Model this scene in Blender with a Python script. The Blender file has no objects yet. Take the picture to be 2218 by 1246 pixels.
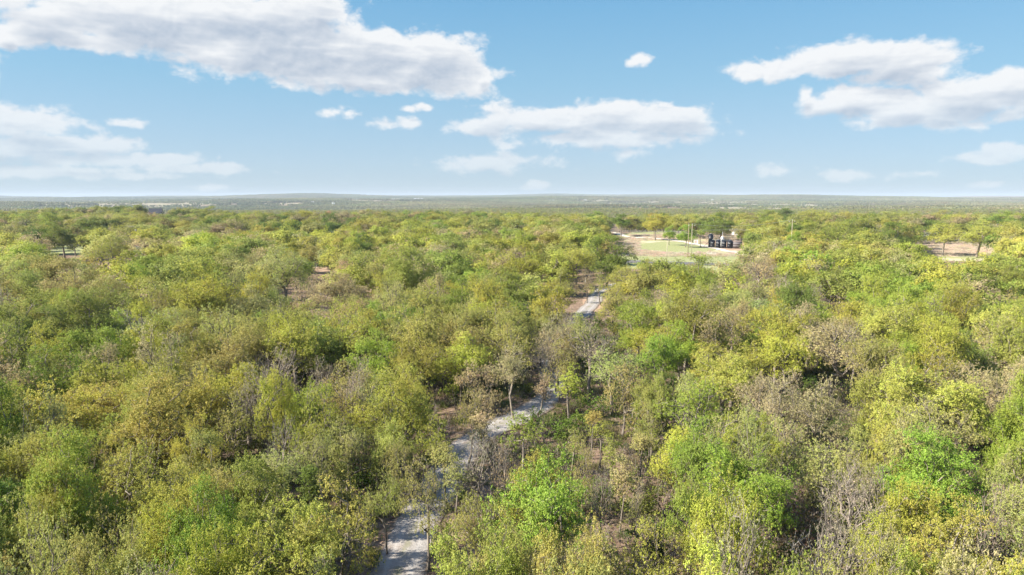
import bpy, math, random
import numpy as np
from mathutils import Vector

R = math.radians
random.seed(7)
RNG = np.random.default_rng(11)
scene = bpy.context.scene
COL = scene.collection

# ------------------------------------------------------------------ camera, world, sun
CAM_H = 22.0
F = 1477.0                       # focal length in photo pixels (2218 wide)
PITCH = math.atan((623 - 427) / F)
cam_d = bpy.data.cameras.new('camera')
cam_d.sensor_width = 36
cam_d.lens = 36 * F / 2218
cam_d.clip_start = 0.5
cam_d.clip_end = 60000
cam = bpy.data.objects.new('camera', cam_d)
COL.objects.link(cam)
cam.location = (0, 0, CAM_H)
cam.rotation_euler = (math.pi / 2 - PITCH, 0, 0)
scene.camera = cam

SUN_EL = R(35)
SUN_AZ = R(256)                  # clockwise from +Y: behind the camera's left shoulder
sx, sy, sz = math.sin(SUN_AZ) * math.cos(SUN_EL), math.cos(SUN_AZ) * math.cos(SUN_EL), math.sin(SUN_EL)
sun_d = bpy.data.lights.new('sun', 'SUN')
sun_d.energy = 5.0
sun_d.angle = R(0.5)
sun_d.color = (1.0, 0.93, 0.80)
sun = bpy.data.objects.new('sun', sun_d)
COL.objects.link(sun)
sun.rotation_euler = Vector((-sx, -sy, -sz)).to_track_quat('-Z', 'Y').to_euler()

scene.view_settings.view_transform = 'Standard'
scene.view_settings.look = 'None'
scene.view_settings.exposure = 1.4
scene.view_settings.gamma = 1.0
cy = scene.cycles
cy.max_bounces = 5
cy.diffuse_bounces = 2
cy.glossy_bounces = 1
cy.transmission_bounces = 3
cy.transparent_max_bounces = 4
cy.volume_bounces = 0
cy.use_denoising = True
cy.caustics_reflective = False
cy.caustics_refractive = False


def pix_dir(u, v):
    x, y, z = (u - 1109) / F, 1.0, -(v - 623) / F
    c, s = math.cos(PITCH), math.sin(PITCH)
    return x, y * c + z * s, -y * s + z * c


def at_z(u, v, z=0.0):
    dx, dy, dz = pix_dir(u, v)
    t = (z - CAM_H) / dz
    return dx * t, dy * t


def project(X, Y, Z):
    X = np.asarray(X, float); Y = np.asarray(Y, float); Z = np.asarray(Z, float) - CAM_H
    c, s = math.cos(PITCH), math.sin(PITCH)
    dep = Y * c - Z * s
    up = Y * s + Z * c
    dep = np.where(dep < 0.1, 0.1, dep)
    return 1109 + F * X / dep, 623 - F * up / dep, dep


def inside(u, v, poly):
    u = np.asarray(u); v = np.asarray(v)
    res = np.zeros(u.shape, bool)
    n = len(poly)
    for i in range(n):
        x0, y0 = poly[i]; x1, y1 = poly[(i + 1) % n]
        if y0 == y1:
            continue
        cond = ((y0 > v) != (y1 > v)) & (u < (x1 - x0) * (v - y0) / (y1 - y0) + x0)
        res ^= cond
    return res


# ------------------------------------------------------------------ node helpers
class NT:
    def __init__(self, tree):
        self.t = tree
        self.t.nodes.clear()

    def n(self, kind, **kw):
        nd = self.t.nodes.new(kind)
        for k, v in kw.items():
            if k == 'ins':
                for i, val in v.items():
                    if isinstance(val, bpy.types.NodeSocket):
                        self.t.links.new(val, nd.inputs[i])
                    else:
                        nd.inputs[i].default_value = val
            else:
                setattr(nd, k, v)
        return nd

    def m(self, op, a, b=None, c=None, clamp=False):
        nd = self.t.nodes.new('ShaderNodeMath'); nd.operation = op; nd.use_clamp = clamp
        for i, val in enumerate((a, b, c)):
            if val is None:
                continue
            if isinstance(val, bpy.types.NodeSocket):
                self.t.links.new(val, nd.inputs[i])
            else:
                nd.inputs[i].default_value = val
        return nd.outputs[0]

    def vm(self, op, a, b=None, c=None, out=0):
        nd = self.t.nodes.new('ShaderNodeVectorMath'); nd.operation = op
        for i, val in enumerate((a, b, c)):
            if val is None:
                continue
            if isinstance(val, bpy.types.NodeSocket):
                self.t.links.new(val, nd.inputs[i])
            else:
                nd.inputs[i].default_value = val
        return nd.outputs[out]

    def mix(self, f, a, b, blend='MIX'):
        nd = self.t.nodes.new('ShaderNodeMix'); nd.data_type = 'RGBA'; nd.blend_type = blend
        for i, val in ((0, f), (6, a), (7, b)):
            if isinstance(val, bpy.types.NodeSocket):
                self.t.links.new(val, nd.inputs[i])
            else:
                nd.inputs[i].default_value = val if i == 0 else ((*val, 1) if len(val) == 3 else val)
        return nd.outputs[2]

    def ramp(self, f, lo, hi, tolo=0.0, tohi=1.0, smooth=True):
        nd = self.t.nodes.new('ShaderNodeMapRange')
        nd.interpolation_type = 'SMOOTHSTEP' if smooth else 'LINEAR'
        self.t.links.new(f, nd.inputs[0])
        for i, v in ((1, lo), (2, hi), (3, tolo), (4, tohi)):
            nd.inputs[i].default_value = v
        return nd.outputs[0]

    def noise(self, vec, scale, detail=4, rough=0.5, dist=0.0, col=False, dim='3D'):
        nd = self.n('ShaderNodeTexNoise', noise_dimensions=dim, ins={'Scale': scale, 'Detail': detail, 'Roughness': rough, 'Distortion': dist})
        if vec is not None:
            self.t.links.new(vec, nd.inputs['Vector'])
        return nd.outputs[1 if col else 0]

    def link(self, a, b):
        self.t.links.new(a, b)


# ------------------------------------------------------------------ world: sky with clouds by direction
world = bpy.data.worlds.new('World')
scene.world = world
world.use_nodes = True
W = NT(world.node_tree)
sky = W.n('ShaderNodeTexSky', sky_type='NISHITA', sun_disc=False)
sky.sun_elevation = SUN_EL
sky.sun_rotation = SUN_AZ
sky.altitude = 300
sky.air_density = 1.0
sky.dust_density = 0.6
sky.ozone_density = 3.0
SKY_STRENGTH = 0.10
tc = W.n('ShaderNodeTexCoord')
sep = W.n('ShaderNodeSeparateXYZ', ins={0: tc.outputs['Generated']})
az = W.m('ARCTAN2', sep.outputs[0], sep.outputs[1])
el = W.m('ARCSINE', sep.outputs[2])
P0 = W.n('ShaderNodeCombineXYZ', ins={0: az, 1: el, 2: 0.0}).outputs[0]


def azel(u, v):
    x, y, z = pix_dir(u, v)
    return math.atan2(x, y), math.atan2(z, math.hypot(x, y))


# blobs: photo x, y, half width, half height of each swelling of a cloud
BIG = [(330, 50, 300, 62), (120, 45, 115, 45), (560, 45, 250, 60), (640, 105, 320, 62), (820, 118, 190, 56), (930, 140, 130, 62),
       (960, 150, 115, 55), (780, 168, 190, 36), (520, 108, 260, 42), (230, 92, 190, 26), (690, 30, 70, 40), (1040, 160, 32, 26), (10, 75, 24, 26),
       (724, 242, 25, 12), (752, 246, 22, 11), (740, 232, 18, 9), (836, 268, 34, 9), (884, 266, 32, 12), (888, 235, 20, 7), (914, 231, 20, 8), (1388, 126, 19, 12), (1372, 136, 15, 7),
       (1200, 262, 190, 34), (1310, 248, 130, 32), (1420, 262, 110, 34), (1290, 300, 200, 26), (1060, 272, 85, 22), (1490, 252, 48, 22), (1362, 332, 38, 12),
       (1830, 130, 115, 40), (1700, 152, 110, 20), (1960, 140, 110, 44), (1925, 168, 110, 24), (1640, 150, 55, 11),
       (1850, 215, 105, 38), (1930, 235, 120, 32), (2110, 215, 120, 52), (2190, 190, 80, 45), (2060, 235, 140, 30), (1744, 203, 20, 18),
       (40, 265, 120, 42), (120, 310, 165, 24), (30, 320, 140, 30), (276, 265, 28, 10),
       (1690, 368, 50, 14), (1845, 380, 56, 11), (2150, 345, 85, 16), (2190, 325, 40, 18), (1990, 376, 55, 9),
       (1080, 352, 125, 19), (300, 340, 20, 11), (375, 345, 55, 14), (450, 366, 110, 12), (2120, 400, 40, 8), (1160, 402, 26, 10), (450, 404, 30, 8),
       (150, 345, 150, 15), (90, 372, 170, 15), (270, 382, 160, 9),
       (-250, 120, 180, 60), (2500, 140, 240, 50)]


def cloud_field(P):
    best = None
    for (u, v, ru, rv) in BIG:
        a0, e0 = azel(u, v)
        k = math.cos(a0) / F * 1.04
        ra, re = ru * k, rv * k
        L = W.vm('LENGTH', W.vm('MULTIPLY_ADD', P, (1 / ra, 1 / re, 0), (-a0 / ra, -e0 / re, 0)), out=1)
        s = (rv / 40.0) ** 0.55
        L = W.m('MULTIPLY_ADD', L, s, 1 - s) if abs(s - 1) > 0.1 else L
        best = L if best is None else W.m('MINIMUM', best, L)
    return W.m('SUBTRACT', 1.0, best)


def cloud_noise(P):
    st = W.vm('MULTIPLY', P, (1.0, 1.55, 1.0))
    w = W.noise(st, 10.0, 4, 0.55, col=True, dim='2D')
    wp = W.vm('MULTIPLY_ADD', W.vm('SUBTRACT', w, (0.5, 0.5, 0.5)), (0.06, 0.06, 0), st)
    vo = W.n('ShaderNodeTexVoronoi', voronoi_dimensions='2D', feature='SMOOTH_F1', ins={'Scale': 24.0, 'Detail': 3.0, 'Roughness': 0.55, 'Smoothness': 0.5})
    vo.normalize = True
    W.link(wp, vo.inputs['Vector'])
    b = W.m('SUBTRACT', 0.40, vo.outputs['Distance'])
    n1 = W.m('SUBTRACT', W.noise(st, 24.0, 8, 0.62, dim='2D'), 0.5)
    n2 = W.m('SUBTRACT', W.noise(W.vm('MULTIPLY', P, (1.0, 2.6, 1.0)), 7.0, 3, 0.5, dim='2D'), 0.5)
    return W.m('ADD', W.m('MULTIPLY_ADD', b, 1.15, W.m('MULTIPLY', n1, 1.05)), W.m('MULTIPLY', n2, 0.9))


Fd = cloud_field(P0)
nz = cloud_noise(P0)
dens = W.m('ADD', W.m('ADD', Fd, nz), 0.02)
F_up = cloud_field(W.vm('ADD', P0, (-0.004, 0.017, 0)))
nz_up = cloud_noise(W.vm('ADD', P0, (-0.003, 0.007, 0)))
relief = W.m('SUBTRACT', nz, nz_up)
alpha = W.ramp(dens, -0.02, 0.46)
# more cloud above the point = darker underside, in long soft bands
band = W.m('SUBTRACT', W.noise(W.vm('MULTIPLY', P0, (1.0, 5.0, 1.0)), 9.0, 3, 0.5, dim='2D'), 0.5)
under = W.ramp(W.m('ADD', W.m('MULTIPLY_ADD', nz, 0.35, F_up), W.m('MULTIPLY', band, 1.5)), 0.10, 1.0)
lit = W.m('ADD', W.m('SUBTRACT', 1.0, W.m('MULTIPLY', under, 0.66)), W.m('MULTIPLY', relief, 0.5), clamp=True)
ccol = W.mix(lit, (0.40, 0.49, 0.62), (0.955, 0.96, 0.97))
# low clouds are paler through the air; none below the horizon
low = W.ramp(el, 0.0, 0.15, 0.42, 1.0)
alpha = W.m('MULTIPLY', W.m('MULTIPLY', alpha, low), 0.94)
# clear air: Nishita sky graded by height above the horizon
grade = W.n('ShaderNodeValToRGB')
W.link(W.ramp(el, 0.0, 1.0, smooth=False), grade.inputs[0])
cr = grade.color_ramp
GK = 0.10 / SKY_STRENGTH * 2 ** (1.1 - scene.view_settings.exposure)
GR = [(0.0, (0.42 * GK, 0.52 * GK, 0.70 * GK)), (0.05, (0.48 * GK, 0.575 * GK, 0.72 * GK)), (0.155, (0.53 * GK, 0.615 * GK, 0.64 * GK)), (0.267, (0.53 * GK, 0.72 * GK, 0.755 * GK)), (0.6, (0.9, 0.95, 1.0))]
cr.elements[0].position = GR[0][0]; cr.elements[0].color = (*GR[0][1], 1)
cr.elements[1].position = GR[-1][0]; cr.elements[1].color = (*GR[-1][1], 1)
for gp_, gc_ in GR[1:-1]:
    cr.elements.new(gp_).color = (*gc_, 1)
skyc = W.vm('MULTIPLY', sky.outputs[0], grade.outputs[0])
EXPF = 2 ** scene.view_settings.exposure
# height gradient painted into the low sky's colour, even from side to side
even = W.n('ShaderNodeValToRGB')
W.link(W.ramp(el, 0.0, 1.0, smooth=False), even.inputs[0])
ER = [(0.0, (0.57, 0.69, 0.78)), (0.05, (0.50, 0.665, 0.80)), (0.155, (0.335, 0.605, 0.815)), (0.267, (0.215, 0.495, 0.765)), (0.6, (0.12, 0.36, 0.68))]
er = even.color_ramp
er.elements[0].position = 0.0; er.elements[0].color = (*ER[0][1], 1)
er.elements[1].position = ER[-1][0]; er.elements[1].color = (*ER[-1][1], 1)
for gp_, gc_ in ER[1:-1]:
    er.elements.new(gp_).color = (*gc_, 1)
skyc = W.mix(W.ramp(el, 0.3, 0.6, 0.75, 0.0), skyc, W.vm('MULTIPLY', even.outputs[0], (1 / (SKY_STRENGTH * EXPF),) * 3))
ccol_s = W.vm('MULTIPLY', ccol, (1 / (SKY_STRENGTH * EXPF),) * 3)
final = W.mix(alpha, skyc, ccol_s)
bg = W.n('ShaderNodeBackground', ins={0: final, 1: SKY_STRENGTH})
wo = W.n('ShaderNodeOutputWorld', ins={0: bg.outputs[0]})
world.cycles.sampling_method = 'MANUAL'
world.cycles.sample_map_resolution = 512

# ------------------------------------------------------------------ tags and object helpers


def tag(o, label=None, cat=None, group=None, kind=None):
    if label: o['label'] = label
    if cat: o['category'] = cat
    if group: o['group'] = group
    if kind: o['kind'] = kind
    return o


def link(o, parent=None):
    COL.objects.link(o)
    if parent is not None:
        o.parent = parent
    return o


def empty(name, loc, rz=0.0):
    o = bpy.data.objects.new(name, None)
    o.empty_display_size = 0.3
    o.location = loc
    o.rotation_euler = (0, 0, rz)
    return link(o)


def mesh_from(name, V, Fc, mats, fmat=None, smooth=False, attrs=None):
    """V (n,3), Fc list of equal-length face arrays [(m,k) ...]"""
    me = bpy.data.meshes.new(name)
    V = np.asarray(V, np.float32)
    Fc = [np.asarray(f, np.int32) for f in Fc if len(f)]
    nl = sum(f.size for f in Fc); nf = sum(f.shape[0] for f in Fc)
    me.vertices.add(len(V)); me.vertices.foreach_set('co', V.ravel())
    me.loops.add(nl); me.polygons.add(nf)
    if nf:
        me.loops.foreach_set('vertex_index', np.concatenate([f.ravel() for f in Fc]))
        tot = np.concatenate([np.full(f.shape[0], f.shape[1], np.int32) for f in Fc])
        st = np.concatenate([[0], np.cumsum(tot)[:-1]]).astype(np.int32)
        me.polygons.foreach_set('loop_start', st)
        if fmat is not None:
            me.polygons.foreach_set('material_index', np.asarray(fmat, np.int32))
        me.polygons.foreach_set('use_smooth', np.full(nf, smooth))
    for m in mats:
        me.materials.append(m)
    for nm, ty, dat in attrs or []:
        a = me.attributes.new(nm, ty, 'POINT')
        a.data.foreach_set({'FLOAT': 'value', 'INT': 'value', 'FLOAT_VECTOR': 'vector', 'FLOAT_COLOR': 'color'}[ty], np.asarray(dat).ravel())
    me.update(calc_edges=True)
    return me


class MB:
    """collects boxes, tubes and prisms into one mesh"""

    def __init__(self):
        self.v = []; self.f = []

    def add(self, vs, fs):
        b = len(self.v)
        self.v += [tuple(p) for p in vs]
        self.f += [tuple(i + b for i in f) for f in fs]

    def box(self, c, s, rz=0.0):
        x, y, z = s[0] / 2, s[1] / 2, s[2] / 2
        co, si = math.cos(rz), math.sin(rz)
        vs = []
        for dz in (-z, z):
            for dx, dy in ((-x, -y), (x, -y), (x, y), (-x, y)):
                vs.append((c[0] + dx * co - dy * si, c[1] + dx * si + dy * co, c[2] + dz))
        self.add(vs, [(0, 3, 2, 1), (4, 5, 6, 7), (0, 1, 5, 4), (1, 2, 6, 5), (2, 3, 7, 6), (3, 0, 4, 7)])

    def tube(self, a, b, r0, r1=None, n=8, cap=True):
        r1 = r0 if r1 is None else r1
        a, b = Vector(a), Vector(b)
        d = (b - a).normalized()
        u = d.orthogonal().normalized(); w = d.cross(u)
        vs = [a + (u * math.cos(t) + w * math.sin(t)) * r0 for t in [2 * math.pi * k / n for k in range(n)]]
        vs += [b + (u * math.cos(t) + w * math.sin(t)) * r1 for t in [2 * math.pi * k / n for k in range(n)]]
        fs = [(k, (k + 1) % n, n + (k + 1) % n, n + k) for k in range(n)]
        if cap:
            fs += [tuple(range(n - 1, -1, -1)), tuple(range(n, 2 * n))]
        self.add(vs, fs)

    def lathe(self, prof, c=(0, 0, 0), n=24):
        vs = []; m = len(prof)
        for r, z in prof:
            for k in range(n):
                t = 2 * math.pi * k / n
                vs.append((c[0] + r * math.cos(t), c[1] + r * math.sin(t), c[2] + z))
        fs = [(i * n + k, i * n + (k + 1) % n, (i + 1) * n + (k + 1) % n, (i + 1) * n + k) for i in range(m - 1) for k in range(n)]
        fs += [tuple(range(n - 1, -1, -1)), tuple(range((m - 1) * n, m * n))]
        self.add(vs, fs)

    def build(self, name, mat, parent=None, smooth=False, loc=None):
        me = bpy.data.meshes.new(name)
        me.from_pydata(self.v, [], self.f)
        me.materials.append(mat)
        if smooth:
            me.polygons.foreach_set('use_smooth', [True] * len(me.polygons))
        me.update()
        o = bpy.data.objects.new(name, me)
        if loc is not None:
            o.location = loc
        return link(o, parent)


# ------------------------------------------------------------------ materials


def new_mat(name):
    m = bpy.data.materials.new(name)
    m.use_nodes = True
    return m, NT(m.node_tree)


def leaf_material(name='leaf_spring'):
    m, t = new_mat(name)
    at = t.n('ShaderNodeAttribute', attribute_type='INSTANCER', attribute_name='tint')
    lv = t.n('ShaderNodeAttribute', attribute_type='GEOMETRY', attribute_name='lv')
    k = t.ramp(lv.outputs['Fac'], 0.0, 1.0, 0.78, 1.22, smooth=False)
    c = t.vm('SCALE', at.outputs['Color']); t.link(k, c.node.inputs['Scale'])
    # hue drift between tufts
    hs = t.n('ShaderNodeHueSaturation', ins={'Saturation': 1.0, 'Value': 1.0})
    t.link(t.ramp(t.m('FRACT', t.m('MULTIPLY', lv.outputs['Fac'], 7.13)), 0, 1, 0.486, 0.506, smooth=False), hs.inputs['Hue'])
    t.link(c, hs.inputs['Color'])
    pn = t.noise(t.n('ShaderNodeNewGeometry').outputs['Position'], 0.75, 2, 0.5)
    alt = t.vm('MULTIPLY', hs.outputs[0], (1.15, 0.98, 1.3))
    lc = t.mix(t.m('MULTIPLY', t.ramp(pn, 0.42, 0.62), 0.55), hs.outputs[0], alt)
    d = t.n('ShaderNodeBsdfPrincipled', ins={'Base Color': lc, 'Roughness': 0.62, 'Specular IOR Level': 0.25})
    tr = t.n('ShaderNodeBsdfTranslucent', ins={'Color': lc})
    mx = t.n('ShaderNodeMixShader', ins={0: 0.36, 1: d.outputs[0], 2: tr.outputs[0]})
    t.n('ShaderNodeOutputMaterial', ins={0: mx.outputs[0]})
    return m


def bark_material(name, c0, c1, scale=6.0):
    m, t = new_mat(name)
    g = t.n('ShaderNodeNewGeometry')
    p = t.vm('MULTIPLY', g.outputs['Position'], (1, 1, 0.25))
    f = t.noise(p, scale, 4, 0.6)
    c = t.mix(t.ramp(f, 0.35, 0.65), c0, c1)
    b = t.n('ShaderNodeBump', ins={'Strength': 0.6, 'Distance': 0.03, 'Height': f})
    d = t.n('ShaderNodeBsdfPrincipled', ins={'Base Color': c, 'Roughness': 0.9, 'Specular IOR Level': 0.1, 'Normal': b.outputs[0]})
    t.n('ShaderNodeOutputMaterial', ins={0: d.outputs[0]})
    return m


def plain(name, col, rough=0.6, metal=0.0, var=0.12, scale=3.0):
    m, t = new_mat(name)
    tcn = t.n('ShaderNodeTexCoord')
    f = t.noise(tcn.outputs['Object'], scale, 5, 0.6)
    c2 = tuple(max(0, c * (1 - 2 * var)) for c in col)
    c = t.mix(t.ramp(f, 0.3, 0.7), col, c2)
    d = t.n('ShaderNodeBsdfPrincipled', ins={'Base Color': c, 'Roughness': rough, 'Metallic': metal, 'Specular IOR Level': 0.3})
    t.n('ShaderNodeOutputMaterial', ins={0: d.outputs[0]})
    return m


M_LEAF = leaf_material()
M_BARK = bark_material('bark_oak', (0.13, 0.108, 0.088), (0.29, 0.25, 0.205))
M_BARKD = bark_material('bark_dark', (0.035, 0.027, 0.022), (0.10, 0.08, 0.065))
M_BARKG = bark_material('bark_grey', (0.17, 0.14, 0.115), (0.31, 0.265, 0.225))
M_BARKW = bark_material('bark_bleached', (0.28, 0.25, 0.215), (0.46, 0.42, 0.37))

# ------------------------------------------------------------------ terrain
PD = np.array([0, 500, 620, 900, 1500, 2200, 3000, 3700, 4400, 5500, 6600, 8800, 11700, 22000.])
PZ = np.array([0, 0, -8, -16, -15, -17, -15, -10, -5, 4, 12, 26, 27, 10.])


def smooth_interp(d):
    s = 0
    for k in (-1.5, -0.75, 0, 0.75, 1.5):
        s = s + np.interp(d * (1 + 0.05 * k), PD, PZ)
    return s / 5


KN = ((342 - 1109) / F * 575, 575.0)


def gz(x, y):
    x = np.asarray(x, float); y = np.asarray(y, float)
    d = np.maximum(y, 0.78 * np.hypot(x, y))
    a = np.arctan2(x, y)
    near = 0.25 * np.sin(x / 31 + 1.3) * np.cos(y / 43) + 0.25 * np.sin(x / 67 - y / 52)
    edge = d * (1 + 0.10 * np.sin(a * 5 + 0.7) + 0.05 * np.sin(a * 13))
    base = smooth_interp(np.where(d < 1600, edge, d))
    w = np.clip((d - 950) / 1100, 0, 1)
    hills = 6 * np.sin(x / 450 + 0.5) * np.cos(y / 390 + 0.2) + 5 * np.sin(x / 960 - y / 680 + 2.0) + 3.0 * np.sin(x / 190 + y / 230) * np.cos(y / 140)
    far = np.clip((d - 3600) / 4400, 0, 1)
    hills2 = 7 * np.sin(x / 1500 + 1.1) + 5 * np.sin(x / 930 + y / 1800 + 0.4) + 2.5 * np.sin(x / 370 + 1)
    plateau = np.clip((d - 260) / 220, 0, 1) * np.clip((800 - d) / 220, 0, 1) * 1.0 * np.sin(x / 105 + 1) * np.cos(y / 83)
    near = near + 6.2 * np.exp(-((x - KN[0]) ** 2 + (y - KN[1]) ** 2) / 70.0 ** 2)
    base = base + 16 * np.exp(-((x + 2100) / 800) ** 2 - ((y - 6900) / 900) ** 2) + 9 * np.exp(-((x - 700) / 600) ** 2 - ((y - 6600) / 700) ** 2) + 10 * np.exp(-((x - 2800) / 1200) ** 2 - ((y - 5600) / 700) ** 2)
    return near + base + w * hills * 1.25 + far * hills2 * 2.1 + plateau


def gzf(x, y):
    return float(gz(x, y))


# ground zones, drawn where the photograph shows them (photo pixels of the ground)
Z_STRAW = [[(1325, 562), (1345, 535), (1372, 500), (1420, 494), (1500, 505), (1560, 512), (1640, 505), (1780, 520), (1800, 545), (1700, 556), (1560, 557), (1480, 561)],
           [(1990, 520), (2160, 518), (2218, 535), (2150, 566), (2030, 566), (1985, 545)],
           [(1660, 530), (1720, 530), (1720, 560), (1665, 560)],
           [(1300, 440), (1420, 436), (1520, 438), (1500, 447), (1390, 449)],
           [(1480, 443), (1540, 434), (1640, 434), (1700, 440), (1760, 441), (1830, 444), (1800, 450), (1690, 453), (1560, 452)],
           [(70, 438), (160, 434), (330, 434), (420, 435), (540, 439), (400, 447), (240, 449), (90, 446)],
           [(750, 431), (960, 430), (930, 434), (760, 435)], [(560, 440), (660, 439), (660, 443), (570, 444)],
           [(1850, 437), (2010, 436), (1960, 440), (1870, 441)], [(1240, 434), (1290, 432), (1330, 434), (1290, 437)]]
Z_GREEN = [[(1385, 531), (1440, 522), (1500, 527), (1580, 538), (1510, 548), (1440, 545), (1385, 540)],
           [(1340, 508), (1400, 502), (1440, 506), (1400, 512), (1350, 516)],
           [(1330, 556), (1700, 550), (1900, 590), (1500, 590), (1330, 580)],
           [(60, 533), (200, 530), (330, 537), (330, 548), (60, 552)],
           [(600, 545), (760, 550), (760, 565), (600, 562)]]
Z_DIRT = [[(1262, 645), (1275, 622), (1310, 612), (1330, 618), (1312, 645), (1300, 690), (1255, 695)],
          [(675, 562), (712, 562), (716, 605), (676, 608)],
          [(1540, 520), (1610, 520), (1640, 540), (1560, 545)]]

th = np.concatenate([np.linspace(-52, 52, 420), np.linspace(54, 306, 127)]) * math.pi / 180
rr = np.concatenate([[2.0], np.exp(np.linspace(math.log(5), math.log(1000), 520)), np.exp(np.linspace(math.log(1012), math.log(12600), 240))])
TH, RR = np.meshgrid(th, rr)
GX, GY = RR * np.sin(TH), RR * np.cos(TH)
GZ = gz(GX, GY)
nt_, nr_ = len(th), len(rr)
idx = np.arange(nt_ * nr_).reshape(nr_, nt_)
nxt = np.roll(idx, -1, axis=1)
quads = np.stack([idx[:-1], nxt[:-1], nxt[1:], idx[1:]], -1).reshape(-1, 4)[:, ::-1]
gu, gv, gd = project(GX, GY, GZ)
zone = np.zeros((nr_, nt_, 4), np.float32); zone[..., 3] = 1
front = GY > 5
for k, Z in ((0, Z_STRAW), (1, Z_GREEN), (2, Z_DIRT)):
    for p in Z:
        zone[..., k] = np.maximum(zone[..., k], inside(gu, gv, p) & front)


for _ in range(5):
    zz_ = zone[..., :3].copy()
    zone[..., :3] = (zz_ + np.roll(zz_, 1, 1) + np.roll(zz_, -1, 1) + np.concatenate([zz_[:1], zz_[:-1]]) + np.concatenate([zz_[1:], zz_[-1:]])) / 5


def ground_material():
    m, t = new_mat('forest_floor')
    g = t.n('ShaderNodeNewGeometry')
    p = g.outputs['Position']
    z = t.n('ShaderNodeAttribute', attribute_type='GEOMETRY', attribute_name='zone')
    s = t.n('ShaderNodeSeparateColor', ins={0: z.outputs['Color']})
    n1 = t.noise(p, 0.12, 6, 0.6); n2 = t.noise(p, 1.1, 6, 0.65); n3 = t.noise(p, 6.0, 4, 0.6)
    litter = t.mix(t.ramp(n2, 0.35, 0.65), (0.15, 0.10, 0.07), (0.28, 0.20, 0.145))
    litter = t.mix(t.ramp(n3, 0.55, 0.7), litter, (0.36, 0.27, 0.20))
    moss = t.mix(t.ramp(n3, 0.3, 0.7), (0.06, 0.085, 0.02), (0.13, 0.16, 0.045))
    c = t.mix(t.ramp(t.m('MULTIPLY_ADD', n2, 0.4, n1), 0.72, 0.86), litter, moss)
    pst = t.vm('MULTIPLY', p, (1.0, 0.35, 1.0))
    n4 = t.noise(pst, 0.35, 6, 0.7)
    n5 = t.noise(p, 0.09, 8, 0.65)
    straw = t.mix(t.ramp(n4, 0.3, 0.7), (0.52, 0.455, 0.32), (0.39, 0.345, 0.22))
    dist = t.vm('LENGTH', p, out=1)
    straw = t.mix(t.ramp(dist, 900.0, 1500.0), straw, (0.26, 0.20, 0.155))
    straw = t.mix(t.ramp(n5, 0.46, 0.60), straw, (0.31, 0.32, 0.15))
    c = t.mix(t.ramp(t.m('MULTIPLY_ADD', t.m('SUBTRACT', n5, 0.5), 1.3, s.outputs[0]), 0.4, 0.6), c, straw)
    grass = t.mix(t.ramp(n2, 0.3, 0.7), (0.20, 0.25, 0.085), (0.38, 0.35, 0.20))
    c = t.mix(t.ramp(t.m('MULTIPLY_ADD', t.m('SUBTRACT', n5, 0.5), 1.3, s.outputs[1]), 0.28, 0.5), c, grass)
    dirt = t.mix(t.ramp(n2, 0.3, 0.7), (0.34, 0.22, 0.15), (0.42, 0.31, 0.22))
    c = t.mix(t.ramp(t.m('MULTIPLY_ADD', t.m('SUBTRACT', n5, 0.5), 1.3, s.outputs[2]), 0.4, 0.6), c, dirt)
    b = t.n('ShaderNodeBump', ins={'Strength': 0.7, 'Distance': 0.15, 'Height': t.m('ADD', n2, t.m('MULTIPLY', n3, 0.5))})
    d = t.n('ShaderNodeBsdfPrincipled', ins={'Base Color': c, 'Roughness': 0.95, 'Specular IOR Level': 0.05, 'Normal': b.outputs[0]})
    t.n('ShaderNodeOutputMaterial', ins={0: d.outputs[0]})
    return m


gme = mesh_from('ground', np.stack([GX, GY, GZ], -1).reshape(-1, 3), [quads], [ground_material()], smooth=True,
                attrs=[('zone', 'FLOAT_COLOR', zone.reshape(-1, 4))])
tag(link(bpy.data.objects.new('ground', gme)), 'leaf-littered ground of the wooded plateau and the valley beyond', None, None, 'structure')


# ------------------------------------------------------------------ roads
def catmull(P, n=14):
    P = [np.array(p, float) for p in P]
    P = [2 * P[0] - P[1]] + P + [2 * P[-1] - P[-2]]
    out = []
    for i in range(1, len(P) - 2):
        for k in range(n):
            t = k / n
            a, b, c, d = P[i - 1], P[i], P[i + 1], P[i + 2]
            out.append(0.5 * ((2 * b) + (c - a) * t + (2 * a - 5 * b + 4 * c - d) * t * t + (3 * b - a - 3 * c + d) * t ** 3))
    out.append(P[-2])
    return np.array(out)


def resample(path, step):
    seg = np.hypot(*np.diff(path, axis=0).T); s = np.concatenate([[0], np.cumsum(seg)])
    t = np.arange(0, s[-1], step)
    return np.stack([np.interp(t, s, path[:, 0]), np.interp(t, s, path[:, 1])], -1)


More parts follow.
